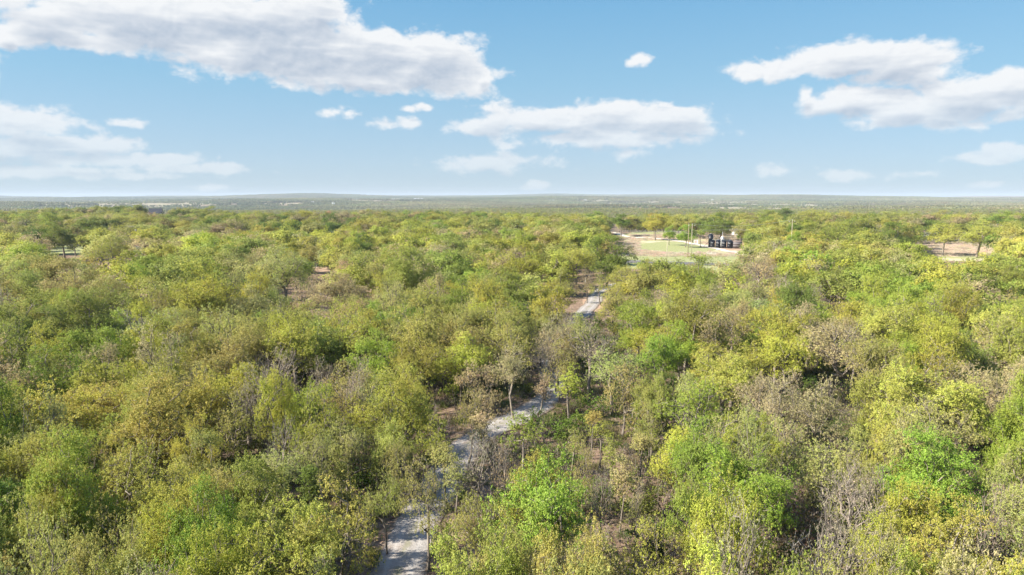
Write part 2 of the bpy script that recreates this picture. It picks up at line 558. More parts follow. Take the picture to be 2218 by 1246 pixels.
def ribbon(name, path, width, lift, mat, cols=8, wob=0.0, off=0.0):
    path = resample(path, 1.5 if width < 6 else 4.0)
    tg = np.gradient(path, axis=0); tg /= np.hypot(tg[:, 0], tg[:, 1])[:, None]
    nr = np.stack([tg[:, 1], -tg[:, 0]], -1)
    V = []
    for i, p in enumerate(path):
        w0 = width / 2 + wob * math.sin(i * 0.55) + wob * 0.6 * math.sin(i * 1.37 + 1)
        w1 = width / 2 + wob * math.sin(i * 0.47 + 2) + wob * 0.6 * math.sin(i * 1.13)
        for k in range(cols + 1):
            f = k / cols
            o = -w0 + (w0 + w1) * f + off
            q = p + nr[i] * o
            crown = 0.05 * (1 - (2 * f - 1) ** 2)
            V.append((q[0], q[1], gzf(*q) + lift + crown))
    n = len(path); a = np.arange((n - 1) * (cols + 1)).reshape(n - 1, cols + 1)[:, :-1]
    Q = np.stack([a, a + 1, a + cols + 2, a + cols + 1], -1).reshape(-1, 4)
    U = np.tile(np.linspace(0, 1, cols + 1), n)
    me = mesh_from(name, V, [Q], [mat], smooth=True, attrs=[('across', 'FLOAT', U.astype(np.float32))])
    return link(bpy.data.objects.new(name, me))


def gravel_material():
    m, t = new_mat('pale_gravel')
    g = t.n('ShaderNodeNewGeometry'); p = g.outputs['Position']
    ac = t.n('ShaderNodeAttribute', attribute_type='GEOMETRY', attribute_name='across').outputs['Fac']
    n1 = t.noise(p, 14.0, 5, 0.7); n2 = t.noise(p, 0.6, 5, 0.6); n3 = t.noise(p, 3.5, 4, 0.6)
    c = t.mix(t.ramp(n1, 0.3, 0.7), (0.25, 0.228, 0.21), (0.41, 0.385, 0.36))
    c = t.mix(t.m('MULTIPLY', t.ramp(n2, 0.45, 0.75), 0.7), c, (0.27, 0.205, 0.16))
    c = t.mix(t.m('MULTIPLY', t.ramp(n3, 0.6, 0.75), 0.6), c, (0.17, 0.14, 0.12))
    d_ = t.m('ABSOLUTE', t.m('SUBTRACT', ac, 0.5))
    edge = t.ramp(t.m('MULTIPLY_ADD', t.m('SUBTRACT', n3, 0.5), 0.35, d_), 0.36, 0.50)
    c = t.mix(edge, c, (0.19, 0.14, 0.10))
    mid = t.m('MULTIPLY', t.m('SUBTRACT', 1.0, t.ramp(d_, 0.02, 0.11)), t.ramp(n2, 0.4, 0.6))
    c = t.mix(t.m('MULTIPLY', mid, 0.6), c, (0.20, 0.20, 0.11))
    rut = t.ramp(t.m('ABSOLUTE', t.m('SUBTRACT', d_, 0.22)), 0.0, 0.09)
    c = t.mix(t.m('MULTIPLY', t.m('SUBTRACT', 1.0, rut), 0.45), c, (0.46, 0.44, 0.42))
    b = t.n('ShaderNodeBump', ins={'Strength': 0.8, 'Distance': 0.05, 'Height': t.m('ADD', n1, n3)})
    d = t.n('ShaderNodeBsdfPrincipled', ins={'Base Color': c, 'Roughness': 0.95, 'Specular IOR Level': 0.1, 'Normal': b.outputs[0]})
    t.n('ShaderNodeOutputMaterial', ins={0: d.outputs[0]})
    return m


M_GRAVEL = gravel_material()
DRIVE_PX = [(835, 1400), (850, 1320), (868, 1246), (888, 1160), (918, 1100), (955, 1050), (985, 1000), (1012, 962), (1060, 928), (1120, 900), (1170, 872),
            (1197, 835), (1198, 790), (1195, 740), (1215, 708), (1262, 676), (1288, 646), (1298, 628), (1330, 616), (1390, 604), (1460, 594), (1540, 583)]
DRIVE = catmull([at_z(*p) for p in DRIVE_PX])
tag(ribbon('gravel_driveway', DRIVE, 3.5, 0.05, M_GRAVEL, 8, 0.16), 'pale gravel driveway winding up through the woods to the highway', None, None, 'structure')

HW_PX = [(-500, 508), (-100, 522), (60, 529), (150, 531), (300, 537), (500, 544), (700, 551), (900, 557), (1100, 562), (1340, 568), (1445, 570.5), (1700, 577), (2000, 586), (2500, 602)]
HW = catmull([at_z(*p) for p in HW_PX], 10)


def asphalt_material():
    m, t = new_mat('grey_asphalt')
    p = t.n('ShaderNodeNewGeometry').outputs['Position']
    n1 = t.noise(p, 0.25, 5, 0.6); n2 = t.noise(p, 9.0, 3, 0.6)
    c = t.mix(t.ramp(n1, 0.35, 0.65), (0.09, 0.09, 0.098), (0.14, 0.14, 0.145))
    c = t.mix(t.m('MULTIPLY', t.ramp(n2, 0.4, 0.7), 0.3), c, (0.24, 0.24, 0.24))
    d = t.n('ShaderNodeBsdfPrincipled', ins={'Base Color': c, 'Roughness': 0.85, 'Specular IOR Level': 0.2})
    t.n('ShaderNodeOutputMaterial', ins={0: d.outputs[0]})
    return m


tag(ribbon('highway', HW, 8.4, 0.12, asphalt_material(), 8, 0.0), 'grey asphalt highway crossing behind the woods', None, None, 'structure')
M_YEL = plain('yellow_line', (0.55, 0.40, 0.05)); M_WHL = plain('white_line', (0.6, 0.6, 0.58))
for k, o in enumerate((-0.18, 0.18)):
    tag(ribbon('road_marking', HW, 0.15, 0.175 + 0.004 * k, M_YEL, 1, 0, o), 'yellow centre line of the highway', None, None, 'structure')
for k, o in enumerate((-3.8, 3.8)):
    tag(ribbon('road_marking', HW, 0.15, 0.155, M_WHL, 1, 0, o), 'white edge line of the highway', None, None, 'structure')
TRACK_PX = [(1380, 514), (1420, 517), (1460, 521), (1500, 528), (1545, 537), (1580, 545), (1640, 556), (1700, 570), (1745, 579)]
TRACK = catmull([at_z(*p) for p in TRACK_PX], 10)
M_DUST = plain('dusty_track', (0.66, 0.57, 0.47), 0.95, 0, 0.15, 0.3)
tag(ribbon('dirt_track', TRACK, 4.0, 0.10, M_DUST, 4, 0.5), 'pale dirt track curving past the black tanks', None, None, 'structure')
TRACK2 = catmull([at_z(*p) for p in [(1390, 516), (1355, 512), (1325, 497), (1332, 484)]], 10)
tag(ribbon('dirt_track', TRACK2, 3.6, 0.09, M_DUST, 4, 0.5), 'pale dirt track running off between the trees behind the field', None, None, 'structure')


# ------------------------------------------------------------------ trees
def tree_skeleton(rng, H=11.0, cw=8.0, ch=7.0, n_cl=20, n_pt=260, clr=0.95, shell=0.55, lean=0.0, bal=0.35, cone=False, tip=0.0125):
    tr_top = H - ch + 1.2
    wob = rng.normal(0, 0.10, 2); ln = np.array([math.cos(6.28 * rng.random()), math.sin(6.28 * rng.random())]) * lean
    nodes = []; par = []; path = []
    k = max(3, int(tr_top / 0.8))
    if cone:
        k = int(H / 0.6); tr_top = H * 0.96
    for i in range(k + 1):
        z = tr_top * i / k
        o = wob * math.sin(z * 0.9) + ln * z / tr_top
        nodes.append((o[0], o[1], z)); par.append(i - 1); path.append(z * 0.3)
    cx, cy_ = nodes[-1][0], nodes[-1][1]
    cen = []
    zc = H - ch / 2
    nsub = int(rng.integers(3, 6)); a0 = 6.28 * rng.random()
    subs = [(0, 0, H - ch * 0.36, 0.62, 0.36)]
    for q in range(nsub):
        aa = a0 + 6.28 * (q + rng.uniform(-.3, .3)) / nsub; rr_ = rng.uniform(0.20, 0.30) * cw
        subs.append((rr_ * math.cos(aa), rr_ * math.sin(aa), H - ch * rng.uniform(0.38, 0.80), rng.uniform(0.40, 0.58), rng.uniform(0.20, 0.32)))
    while len(cen) < n_cl:
        v = rng.normal(size=3); v /= np.linalg.norm(v)
        if v[2] < -0.6:
            continue
        if not cone:
            q = subs[len(cen) % len(subs)]
            r = shell + (1 - shell) * rng.random() ** 0.6
            cen.append((cx + q[0] + v[0] * r * cw * q[3] / 2, cy_ + q[1] + v[1] * r * cw * q[3] / 2, min(H - 0.2, q[2] + v[2] * r * ch * q[4])))
            continue
        r = shell + (1 - shell) * rng.random() ** 0.6
        if cone:
            zz = rng.random() ** 1.3
            rad = cw / 2 * (1 - zz) * (0.5 + 0.5 * rng.random()); a = 6.28 * rng.random()
            cen.append((cx + rad * math.cos(a), cy_ + rad * math.sin(a), 0.8 + zz * (H - 1)))
        else:
            cen.append((cx + v[0] * r * (cw / 2 - clr * .7), cy_ + v[1] * r * (cw / 2 - clr * .7), zc + v[2] * r * (ch / 2 - clr * .5)))
    cen = np.array(cen)
    ci = rng.integers(0, n_cl, n_pt)
    pts = cen[ci] + rng.normal(0, 1, (n_pt, 3)) * clr * np.array([0.55, 0.55, 0.40])
    pts = pts[pts[:, 2] > 0.9]
    root = np.array([cx, cy_, tr_top if not cone else 1.0])
    order = np.argsort(np.linalg.norm(pts - root, axis=1) + rng.normal(0, .2, len(pts)))
    N = np.zeros((len(nodes) + len(pts) * 2, 3)); N[:len(nodes)] = nodes
    PL = np.zeros(len(N)); PL[:len(nodes)] = path
    cnt = len(nodes); n_tr = cnt
    lo = max(0, n_tr - 4) if not cone else 1
    for j in order:
        p = pts[j]
        c = np.linalg.norm(N[lo:cnt] - p, axis=1) + bal * PL[lo:cnt]
        if cone:
            c += np.maximum(0, N[lo:cnt, 2] - p[2]) * 0.5
        b = lo + int(np.argmin(c))
        d = np.linalg.norm(N[b] - p)
        if d > 1.3:
            mid = (N[b] + p) / 2 + rng.normal(0, 0.10, 3) * d * 0.6 - np.array([0, 0, 0.04 * d])
            N[cnt] = mid; PL[cnt] = PL[b] + d / 2; par.append(b); b = cnt; cnt += 1
        N[cnt] = p; PL[cnt] = PL[b] + np.linalg.norm(N[b] - p); par.append(b); cnt += 1
    N = N[:cnt]; par = np.array(par)
    kids = np.zeros(cnt, int)
    r = np.zeros(cnt)
    for i in range(cnt - 1, 0, -1):
        r[i] = max(r[i], tip ** 2.25) if kids[i] == 0 else r[i]
        r[par[i]] += r[i]; kids[par[i]] += 1
    r = r ** (1 / 2.25)
    for i in range(n_tr):
        r[i] = max(r[i], r[n_tr - 1]) * (1 + 0.45 * (1 - i / n_tr) ** 3)
    if cone:
        r[:n_tr] = np.linspace(0.16, 0.02, n_tr)
    return N, par, r, kids, n_tr


def branch_mesh(N, par, r, thick=1.0, rmin=0.0):
    V = []; Q = []; base = 0
    for i in range(1, len(N)):
        if r[i] * thick < rmin:
            continue
        a, b = N[par[i]], N[i]
        d = b - a; L = np.linalg.norm(d)
        if L < 1e-4:
            continue
        d /= L
        u = np.cross(d, [0.3, 0.9, 0.17] if abs(d[1]) < 0.9 else [1, 0, 0]); u /= np.linalg.norm(u); w = np.cross(d, u)
        ra = min(r[par[i]], r[i] * 1.35) * thick; rb = r[i] * thick
        k = 6 if r[i] > 0.06 else (4 if r[i] > 0.03 else 3)
        t = np.arange(k) * 2 * math.pi / k
        ring = np.outer(np.cos(t), u) + np.outer(np.sin(t), w)
        V.append(a - d * ra * 0.3 + ring * ra); V.append(b + ring * rb)
        for j in range(k):
            Q.append((base + j, base + (j + 1) % k, base + k + (j + 1) % k, base + k + j))
        base += 2 * k
    return np.concatenate(V), np.array(Q, np.int32)


def leaf_quads(rng, cent, tuft_r, n_leaf, size, upb=0.5, aspect=0.62, core=None, outw=0.0):
    m = len(cent)
    if m == 0:
        return np.zeros((0, 3)), np.zeros((0, 4), np.int32), np.zeros(0)
    c = np.repeat(cent, n_leaf, axis=0)
    lv = np.repeat(rng.random(m), n_leaf)
    lv = np.clip(lv * 0.7 + 0.3 * rng.random(len(c)), 0, 1)
    o = rng.normal(0, 1, (len(c), 3)); o /= np.linalg.norm(o, axis=1)[:, None]
    c = c + o * tuft_r * (0.25 + 0.75 * rng.random((len(c), 1)))
    n = o * 0.8 + rng.normal(0, 0.6, c.shape); n[:, 2] += upb
    if core is not None:
        ov = c - core; ov /= np.linalg.norm(ov, axis=1)[:, None] + 1e-6
        n += ov * outw
    n = n; n /= np.linalg.norm(n, axis=1)[:, None]
    a = np.cross(n, rng.normal(size=c.shape)); a /= np.linalg.norm(a, axis=1)[:, None]
    b = np.cross(n, a)
    s = size * (0.6 + 0.8 * rng.random((len(c), 1)))
    fold = n * s * 0.18
    V = np.stack([c - a * s / 2, c + b * s * aspect / 2 - fold, c + a * s / 2, c - b * s * aspect / 2 - fold], 1).reshape(-1, 3)
    Q = np.arange(len(V)).reshape(-1, 4)
    return V, Q, np.repeat(lv, 4)


STYLES = {
    # name: skeleton args, tufts per tip, leaves per tuft, leaf size, tuft radius, bark
    'oak': (dict(n_cl=40, n_pt=600, clr=0.85, shell=0.6), 5.4, 9, 0.132, 0.22, 'b'),
    'dense': (dict(n_cl=44, n_pt=560, clr=0.85, shell=0.7), 8, 10, 0.138, 0.25, 'b'),
    'sparse': (dict(n_cl=32, n_pt=600, clr=0.9, shell=0.45), 2.8, 8, 0.122, 0.18, 'b'),
    'bare': (dict(n_cl=22, n_pt=900, clr=1.1, shell=0.35, bal=0.5, tip=0.011), 0.5, 5, 0.12, 0.15, 'g'),
    'snag': (dict(n_cl=12, n_pt=130, clr=1.0, shell=0.35, bal=0.5, tip=0.016), 0.0, 5, 0.12, 0.15, 'w'),
    'thin': (dict(cw=3.6, ch=6.5, n_cl=10, n_pt=170, clr=0.75, shell=0.2, lean=0.6), 3.2, 7, 0.16, 0.2, 'b'),
    'cedar': (dict(cw=4.6, ch=10, n_cl=34, n_pt=260, clr=0.5, cone=True), 9, 9, 0.15, 0.20, 'b'),
}
LODS = {0: (1.0, 1.0, 1.0, 0.0), 1: (0.42, 0.45, 2.35, 0.018), 2: (0.17, 0.28, 5.4, 0.05)}


def build_variant(style, seed, lod=0):
    rng = np.random.default_rng(seed)
    sk, tpt, lpt, ls, tr, bk = STYLES[style]
    sk = dict(sk)
    fp, fl, fs, rmin = LODS[lod]
    sk['n_pt'] = int(sk['n_pt'] * fp)
    sk['n_cl'] = max(7, int(sk['n_cl'] * (1 if lod < 2 else 0.6)))
    if 'ch' not in sk:
        sk['ch'] = rng.uniform(7.6, 9.2)
    sk.setdefault('lean', rng.uniform(0, 0.9))
    N, par, r, kids, ntr = tree_skeleton(rng, **sk)
    bv, bq = branch_mesh(N, par, r, 1.25 if lod == 0 else 1.4, rmin)
    tips = np.where((kids <= 1) & (np.arange(len(N)) >= ntr))[0]
    cnt = rng.poisson(tpt, len(tips))
    c = np.repeat(N[tips], cnt, axis=0)
    c = c + rng.normal(0, 1, c.shape) * np.array([0.40, 0.40, 0.26])
    nl = max(2, int(round(lpt * fl)))
    lvv, lq, lv = leaf_quads(rng, c, tr * (1 if lod == 0 else (1.3 if lod == 1 else 2.0)), nl, ls * fs ** (0.9 if lod else 1),
                            core=np.array([0, 0, 11 - sk['ch'] * 0.62]), outw=(0.7, 2.0, 2.2)[lod])
    return bv, bq, lvv, lq, lv, bk


VAR = {}
COUNTS = {'oak': 9, 'dense': 6, 'sparse': 8, 'bare': 4, 'snag': 2, 'thin': 3, 'cedar': 2}
BK = {'b': M_BARK, 'w': M_BARKW, 'g': M_BARKG}
for st, n in COUNTS.items():
    for i in range(n):
        bv, bq, lv_, lq, lv, bk = build_variant(st, 100 * list(COUNTS).index(st) + i, 0)
        tm = mesh_from('tree_trunk', bv, [bq], [BK[bk]], smooth=True)
        cm = mesh_from('tree_crown', lv_, [lq], [M_LEAF], attrs=[('lv', 'FLOAT', lv.astype(np.float32))])
        VAR[(st, i)] = (tm, cm)

# crown tints (base colours)
TINT = {
    'BG': (0.255, 0.370, 0.045), 'YG': (0.400, 0.435, 0.062), 'GD': (0.420, 0.425, 0.078), 'OL': (0.385, 0.395, 0.100),
    'TN': (0.470, 0.400, 0.200), 'GY': (0.410, 0.360, 0.230), 'DG': (0.135, 0.230, 0.034), 'MG': (0.265, 0.335, 0.060),
    'PG': (0.400, 0.425, 0.135), 'RS': (0.470, 0.340, 0.185),
}
for k_ in TINT:
    TINT[k_] = tuple(0.84 * a_ + 0.15 * b_ for a_, b_ in zip(TINT[k_], (0.36, 0.39, 0.08)))
WORD = {'BG': 'bright green', 'YG': 'yellow-green', 'GD': 'golden olive', 'OL': 'olive', 'TN': 'tan budding', 'GY': 'greyish twiggy', 'DG': 'dark green',
        'MG': 'mid green', 'PG': 'pale green', 'RS': 'rusty orange'}
STYLE_OF = {'BG': 'dense', 'YG': 'oak', 'GD': 'oak', 'OL': 'oak', 'TN': 'sparse', 'GY': 'bare', 'DG': 'dense', 'MG': 'oak', 'PG': 'sparse', 'RS': 'sparse'}

# trees one can pick out in the photograph: x, y of the crown's middle, crown width (photo pixels), tint, style, phrase
H = [
    (1315, 540, 112, 'DG', 'dense', 'large dark green oak beside the highway'),
    (1250, 562, 92, 'GD', 'oak', 'golden olive oak beside the large dark green oak'),
    (1128, 560, 100, 'YG', 'oak', 'broad yellow-green oak near the highway'),
    (1132, 526, 60, 'BG', 'dense', 'bright green oak across the highway'),
    (793, 530, 58, 'DG', 'dense', 'dark green oak in the shaded roadside row'),
    (706, 492, 52, 'DG', 'dense', 'dark green oak under the power line'),
    (228, 548, 84, 'YG', 'sparse', 'tall open yellow-green tree near the highway', 12.5),
    (136, 510, 74, 'MG', 'dense', 'umbrella-shaped oak by the highway verge'),
    (450, 461, 50, 'MG', 'dense', 'rounded green tree on the far skyline near the dark-roofed house'),
    (1420, 483, 50, 'YG', 'dense', 'lime green round tree behind the straw field'),
    (1346, 480, 42, 'DG', 'dense', 'dark green tree beside the far dirt track'),
    (1485, 500, 42, 'BG', 'dense', 'bright green tree behind the twin tall poles'),
    (1450, 503, 28, 'BG', 'dense', 'small bright green tree at the field edge'),
    (1519, 506, 22, 'BG', 'thin', 'small upright green tree beside the white cabinet'),
    (1562, 482, 74, 'DG', 'dense', 'dark green oak behind the black tanks'),
    (1942, 502, 76, 'DG', 'dense', 'dark rounded oak beside the white trailer'),
    (2046, 502, 70, 'GD', 'oak', 'golden oak standing on the straw pasture'),
    (2120, 502, 82, 'GD', 'oak', 'broad golden oak shading the straw pasture'),
    (1850, 492, 84, 'GD', 'oak', 'golden oak with a pale dead limb'),
    (1898, 498, 40, 'GY', 'bare', 'greyish bare tree beside the dark rounded oak'),
    (1942, 466, 62, 'OL', 'oak', 'tall olive oak behind the dark rounded oak'),
    (1680, 504, 58, 'GD', 'oak', 'golden oak left of the tall bare pole'),
    (1727, 522, 44, 'BG', 'dense', 'small bright green oak at the foot of the tall bare pole'),
    (1795, 515, 84, 'MG', 'oak', 'mid green oak beyond the tall bare pole'),
    (1000, 643, 98, 'BG', 'dense', 'round bright green maple in the olive woods'),
    (880, 588, 130, 'MG', 'dense', 'broad mid green oak in the middle woods'),
    (612, 578, 120, 'PG', 'oak', 'large pale green oak in the middle woods'),
    (748, 578, 62, 'RS', 'sparse', 'rusty orange budding oak'),
    (718, 632, 110, 'TN', 'oak', 'broad tan and gold oak'),
    (645, 668, 60, 'RS', 'sparse', 'reddish tan tree in the middle woods'),
    (310, 606, 44, 'BG', 'dense', 'small bright green tree among olive oaks'),
    (352, 600, 42, 'MG', 'dense', 'small deep green tree among olive oaks'),
    (1378, 692, 98, 'BG', 'dense', 'vivid green maple beside the gravel bend'),
    (1648, 588, 92, 'TN', 'bare', 'greyish tan half-bare oak'),
    (1112, 622, 100, 'MG', 'dense', 'mid green oak left of the gravel bend'),
    (1208, 655, 110, 'YG', 'oak', 'yellow-green oak leaning to the gravel bend'),
    (1395, 605, 120, 'OL', 'oak', 'wide olive oak near the field'),
    (1505, 592, 100, 'MG', 'dense', 'deep green oak below the twin tall poles'),
    (1470, 640, 100, 'YG', 'oak', 'yellow-green oak right of the vivid green maple'),
    (1700, 592, 48, 'BG', 'dense', 'small fresh green tree in the right-hand woods'),
    (1822, 604, 66, 'MG', 'dense', 'rounded green tree with dark shaded side'),
    (1945, 618, 72, 'BG', 'dense', 'fresh green crown below the straw pasture'),
    (1868, 662, 78, 'BG', 'dense', 'bright green oak among tan oaks'),
    (2180, 610, 70, 'MG', 'dense', 'deep green oak near the pasture corner'),
    (1765, 640, 70, 'GY', 'bare', 'bare grey tree among tan oaks'),
    (1600, 655, 90, 'PG', 'oak', 'pale green oak in the right woods'),
    (60, 700, 150, 'MG', 'dense', 'huge shaded green oak at the wood edge'),
    (185, 695, 140, 'MG', 'dense', 'broad dark-leaved oak'),
    (252, 752, 86, 'BG', 'dense', 'blue-green young maple'),
    (150, 612, 110, 'PG', 'oak', 'pale sage green oak'),
    (60, 610, 90, 'OL', 'oak', 'olive brown oak'),
    (310, 650, 110, 'OL', 'oak', 'olive oak with brown twigs'),
    (440, 650, 140, 'YG', 'oak', 'large yellow-green oak in full sun'),
    (545, 660, 100, 'PG', 'oak', 'silvery green oak'),
    (480, 760, 150, 'OL', 'oak', 'wide olive oak above the leaning dark trunk'),
    (640, 735, 140, 'YG', 'oak', 'bright yellow-green hickory'),
    (800, 762, 110, 'BG', 'oak', 'fresh green hickory'),
    (915, 770, 135, 'YG', 'oak', 'tall yellow-green hickory'),
    (870, 880, 165, 'YG', 'oak', 'lush yellow-green maple beside the driveway'),
    (960, 692, 110, 'OL', 'oak', 'brown-olive oak below the round maple'),
    (705, 815, 90, 'GY', 'bare', 'bare twiggy tree beside the hickory'),
    (1040, 838, 105, 'TN', 'sparse', 'tan budding oak beside the driveway'),
    (1112, 792, 100, 'TN', 'sparse', 'buff budding oak at the driveway bend'),
    (1180, 762, 90, 'GY', 'bare', 'thin bare oak over the driveway'),
    (1275, 742, 130, 'TN', 'bare', 'grey-tan twiggy oak'),
    (1232, 828, 60, 'YG', 'thin', 'slender yellow-green sapling by the clearing'),
    (1350, 822, 110, 'PG', 'sparse', 'airy pale green oak by the clearing'),
    (1430, 765, 95, 'BG', 'oak', 'fresh green hickory above the clearing'),
    (1490, 880, 170, 'YG', 'sparse', 'leaning yellow-green oak with a pale trunk'),
    (1556, 722, 130, 'TN', 'sparse', 'broad tan oak'),
    (1600, 748, 52, 'BG', 'dense', 'small bright green crown in the tan oak'),
    (1700, 758, 120, 'YG', 'oak', 'sunny yellow-green hickory'),
    (1770, 872, 140, 'TN', 'sparse', 'wide tan budding oak'),
    (1650, 865, 110, 'TN', 'sparse', 'buff twiggy oak'),
    (1850, 745, 110, 'TN', 'bare', 'pinkish bare oak with white limbs'),
    (1962, 792, 95, 'BG', 'oak', 'bright green oak with forked crown'),
    (2110, 770, 110, 'MG', 'oak', 'olive green oak with a dead limb'),
    (2040, 710, 90, 'YG', 'oak', 'yellow-green oak on the right slope'),
    (2150, 838, 110, 'TN', 'sparse', 'tan oak with silver limbs'),
    (2170, 920, 120, 'BG', 'oak', 'fresh green oak at the wood edge'),
    (1905, 855, 120, 'GD', 'oak', 'golden green oak'),
    (2060, 935, 150, 'PG', 'sparse', 'pale cream-green oak with white branches'),
    (2030, 1045, 200, 'BG', 'dense', 'great bright green oak', 8.5),
    (1600, 1065, 200, 'BG', 'oak', 'large fresh green oak'),
    (1800, 1000, 170, 'PG', 'sparse', 'open grey-green oak with spreading limbs'),
    (1700, 950, 120, 'PG', 'sparse', 'sage green oak'),
    (1890, 1060, 130, 'GY', 'bare', 'grey bare oak beside the great bright oak'),
    (2050, 1190, 210, 'GD', 'oak', 'broad golden oak in the near corner'),
    (1912, 1215, 120, 'YG', 'dense', 'low lime green tree'),
    (1735, 1215, 170, 'GY', 'snag', 'dead tree with bleached white branches'),
    (1190, 1090, 225, 'BG', 'oak', 'tall vivid green oak right of the driveway', 10.5),
    (1135, 930, 70, 'BG', 'thin', 'narrow vivid green tree'),
    (1235, 1205, 130, 'TN', 'sparse', 'straw-coloured budding oak'),
    (1410, 1190, 160, 'GD', 'sparse', 'golden budding tree by the clearing'),
    (1035, 1150, 120, 'OL', 'sparse', 'brownish olive tree at the driveway edge'),
    (1045, 985, 110, 'GY', 'bare', 'bare forked tree over the driveway'),
    (968, 990, 60, 'PG', 'thin', 'spindly pale tree on the driveway edge'),
    (925, 1075, 110, 'PG', 'sparse', 'small leaning tree over the driveway'),
    (742, 1120, 195, 'GD', 'sparse', 'golden budding oak left of the driveway'),
    (672, 1065, 90, 'DG', 'cedar', 'dark cedar behind the golden budding oak'),
    (735, 1040, 60, 'OL', 'cedar', 'olive cedar beside the dark cedar'),
    (570, 1090, 170, 'MG', 'dense', 'shaded mid green oak'),
    (150, 880, 190, 'GD', 'oak', 'great golden oak'),
    (330, 900, 220, 'GD', 'oak', 'sprawling golden olive oak'),
    (90, 1010, 190, 'GD', 'oak', 'low golden oak'),
    (290, 1030, 190, 'GD', 'sparse', 'bronze olive oak'),
    (110, 810, 150, 'BG', 'oak', 'light green oak above the great golden oak'),
    (440, 1010, 140, 'OL', 'oak', 'dull olive oak'),
    (395, 1190, 60, 'BG', 'thin', 'small lime green sapling'),
    (660, 890, 110, 'BG', 'oak', 'fresh green tree behind the grey thicket'),
    (610, 970, 110, 'PG', 'bare', 'silver-grey twiggy tree'),
    (505, 900, 110, 'OL', 'sparse', 'thin olive brown tree'),
    (1600, 905, 60, 'GY', 'snag', 'bleached dead snag beside the leaning oak'),
    (1322, 985, 40, 'OL', 'thin', 'slim sapling in the middle of the clearing'),
    (1386, 960, 55, 'PG', 'thin', 'slim pale tree in the clearing'),
    (1280, 905, 40, 'OL', 'thin', 'spindly brown sapling near the driveway'),
    (560, 795, 70, 'GY', 'bare', 'leaning dark-trunked dead tree'),
    (230, 1180, 150, 'OL', 'sparse', 'low olive tree in the deep shade'),
    (1604, 499, 34, 'OL', 'oak', 'olive oak screening the long white building'),
    (1628, 500, 36, 'GD', 'oak', 'golden oak at the end of the long white building'),
    (1586, 492, 26, 'MG', 'oak', 'mid green oak between the tanks and the white building'),
    (1236, 955, 48, 'PG', 'thin', 'upright pale tree at the near edge of the driveway bank'),
    (1262, 1010, 60, 'OL', 'sparse', 'thin olive tree just above the tall vivid green oak'),
    (1300, 930, 44, 'YG', 'thin', 'slim yellow-green tree standing alone in the clearing'),
    (1345, 1040, 60, 'TN', 'thin', 'tan sapling beside the brown thicket of the clearing'),
    (1300, 1075, 70, 'GY', 'bare', 'grey twiggy thicket tree at the foot of the clearing'),
    (1380, 1090, 60, 'TN', 'bare', 'brown twiggy tree at the right foot of the clearing'),
    (1410, 900, 60, 'OL', 'sparse', 'thin olive oak at the far edge of the clearing'),
    (1272, 598, 50, 'RS', 'sparse', 'rusty brown small tree under the golden olive oak'),
    (1302, 604, 44, 'OL', 'sparse', 'small olive tree where the gravel meets the dirt'),
    (1205, 740, 100, 'TN', 'sparse', 'wide tan oak standing in front of the hidden driveway'),
    (1248, 716, 90, 'OL', 'oak', 'olive oak just below the gravel bend'),
    (1172, 700, 80, 'OL', 'oak', 'olive oak left of the hidden driveway'),
    (1228, 758, 60, 'OL', 'sparse', 'low olive tree right of the hidden driveway'),
    (1185, 463, 46, 'OL', 'oak', 'olive oak on the skyline right of the bright oak across the highway'),
    (1288, 468, 44, 'MG', 'dense', 'mid green skyline oak left of the far dirt track'),
    (1392, 464, 42, 'MG', 'dense', 'mid green skyline oak above the lime green round tree'),
    (1500, 465, 50, 'GD', 'oak', 'golden skyline oak above the twin tall poles'),
    (1655, 466, 52, 'MG', 'dense', 'green skyline oak above the long white building'),
    (1702, 464, 54, 'DG', 'dense', 'dark green skyline oak beside the tall bare pole'),
    (1762, 466, 56, 'GD', 'oak', 'golden skyline oak right of the tall bare pole'),
    (1832, 466, 56, 'GD', 'oak', 'rounded golden skyline oak above the oak with the dead limb'),
    (2035, 466, 56, 'GD', 'oak', 'tall golden skyline oak above the white trailer'),
    (2180, 478, 60, 'MG', 'dense', 'mid green skyline oak at the pasture end'),
    (874, 462, 34, 'MG', 'dense', 'small round green oak alone on the skyline'),
    (665, 466, 52, 'YG', 'oak', 'yellow-green skyline oak above the dark oak under the power line'),
    (742, 474, 50, 'TN', 'sparse', 'tan skyline oak beyond the power line'),
    (545, 474, 60, 'OL', 'oak', 'olive skyline oak right of the rounded green tree'),
    (262, 480, 64, 'OL', 'oak', 'olive oak on the far rise left of the dark-roofed house'),
    (115, 484, 62, 'MG', 'dense', 'mid green oak beyond the umbrella-shaped oak'),
    (378, 466, 34, 'DG', 'dense', 'dark green oak beside the dark-roofed house'),
    (1168, 830, 46, 'TN', 'thin', 'slim twiggy tree on the inner edge of the driveway bend'),
    (985, 1035, 60, 'PG', 'thin', 'thin pale tree growing through the view of the gravel'),
    (1068, 905, 60, 'TN', 'thin', 'slender tan tree leaning over the gravel'),
    (862, 985, 85, 'OL', 'sparse', 'loose olive tree on the left bank of the driveway'),
    (1092, 1010, 80, 'TN', 'bare', 'crooked bare tree between the driveway and the clearing'),
    (1190, 712, 95, 'TN', 'sparse', 'tan budding oak hiding the driveway beyond the bend'),
    (1236, 700, 80, 'TN', 'bare', 'brown twiggy oak crowding the far driveway'),
    (1215, 775, 70, 'OL', 'sparse', 'olive tree closing over the upper driveway'),
    (1150, 735, 80, 'OL', 'sparse', 'olive budding tree above the driveway bend'),
    (940, 955, 80, 'YG', 'sparse', 'small yellow-green tree at the shaded bank'),
    (1015, 890, 70, 'OL', 'sparse', 'olive sapling crown beside the tan budding oak'),
    (835, 1060, 80, 'OL', 'sparse', 'dull olive tree left of the small leaning tree'),
    (1330, 640, 70, 'OL', 'oak', 'olive oak at the right edge of the gravel bend'),
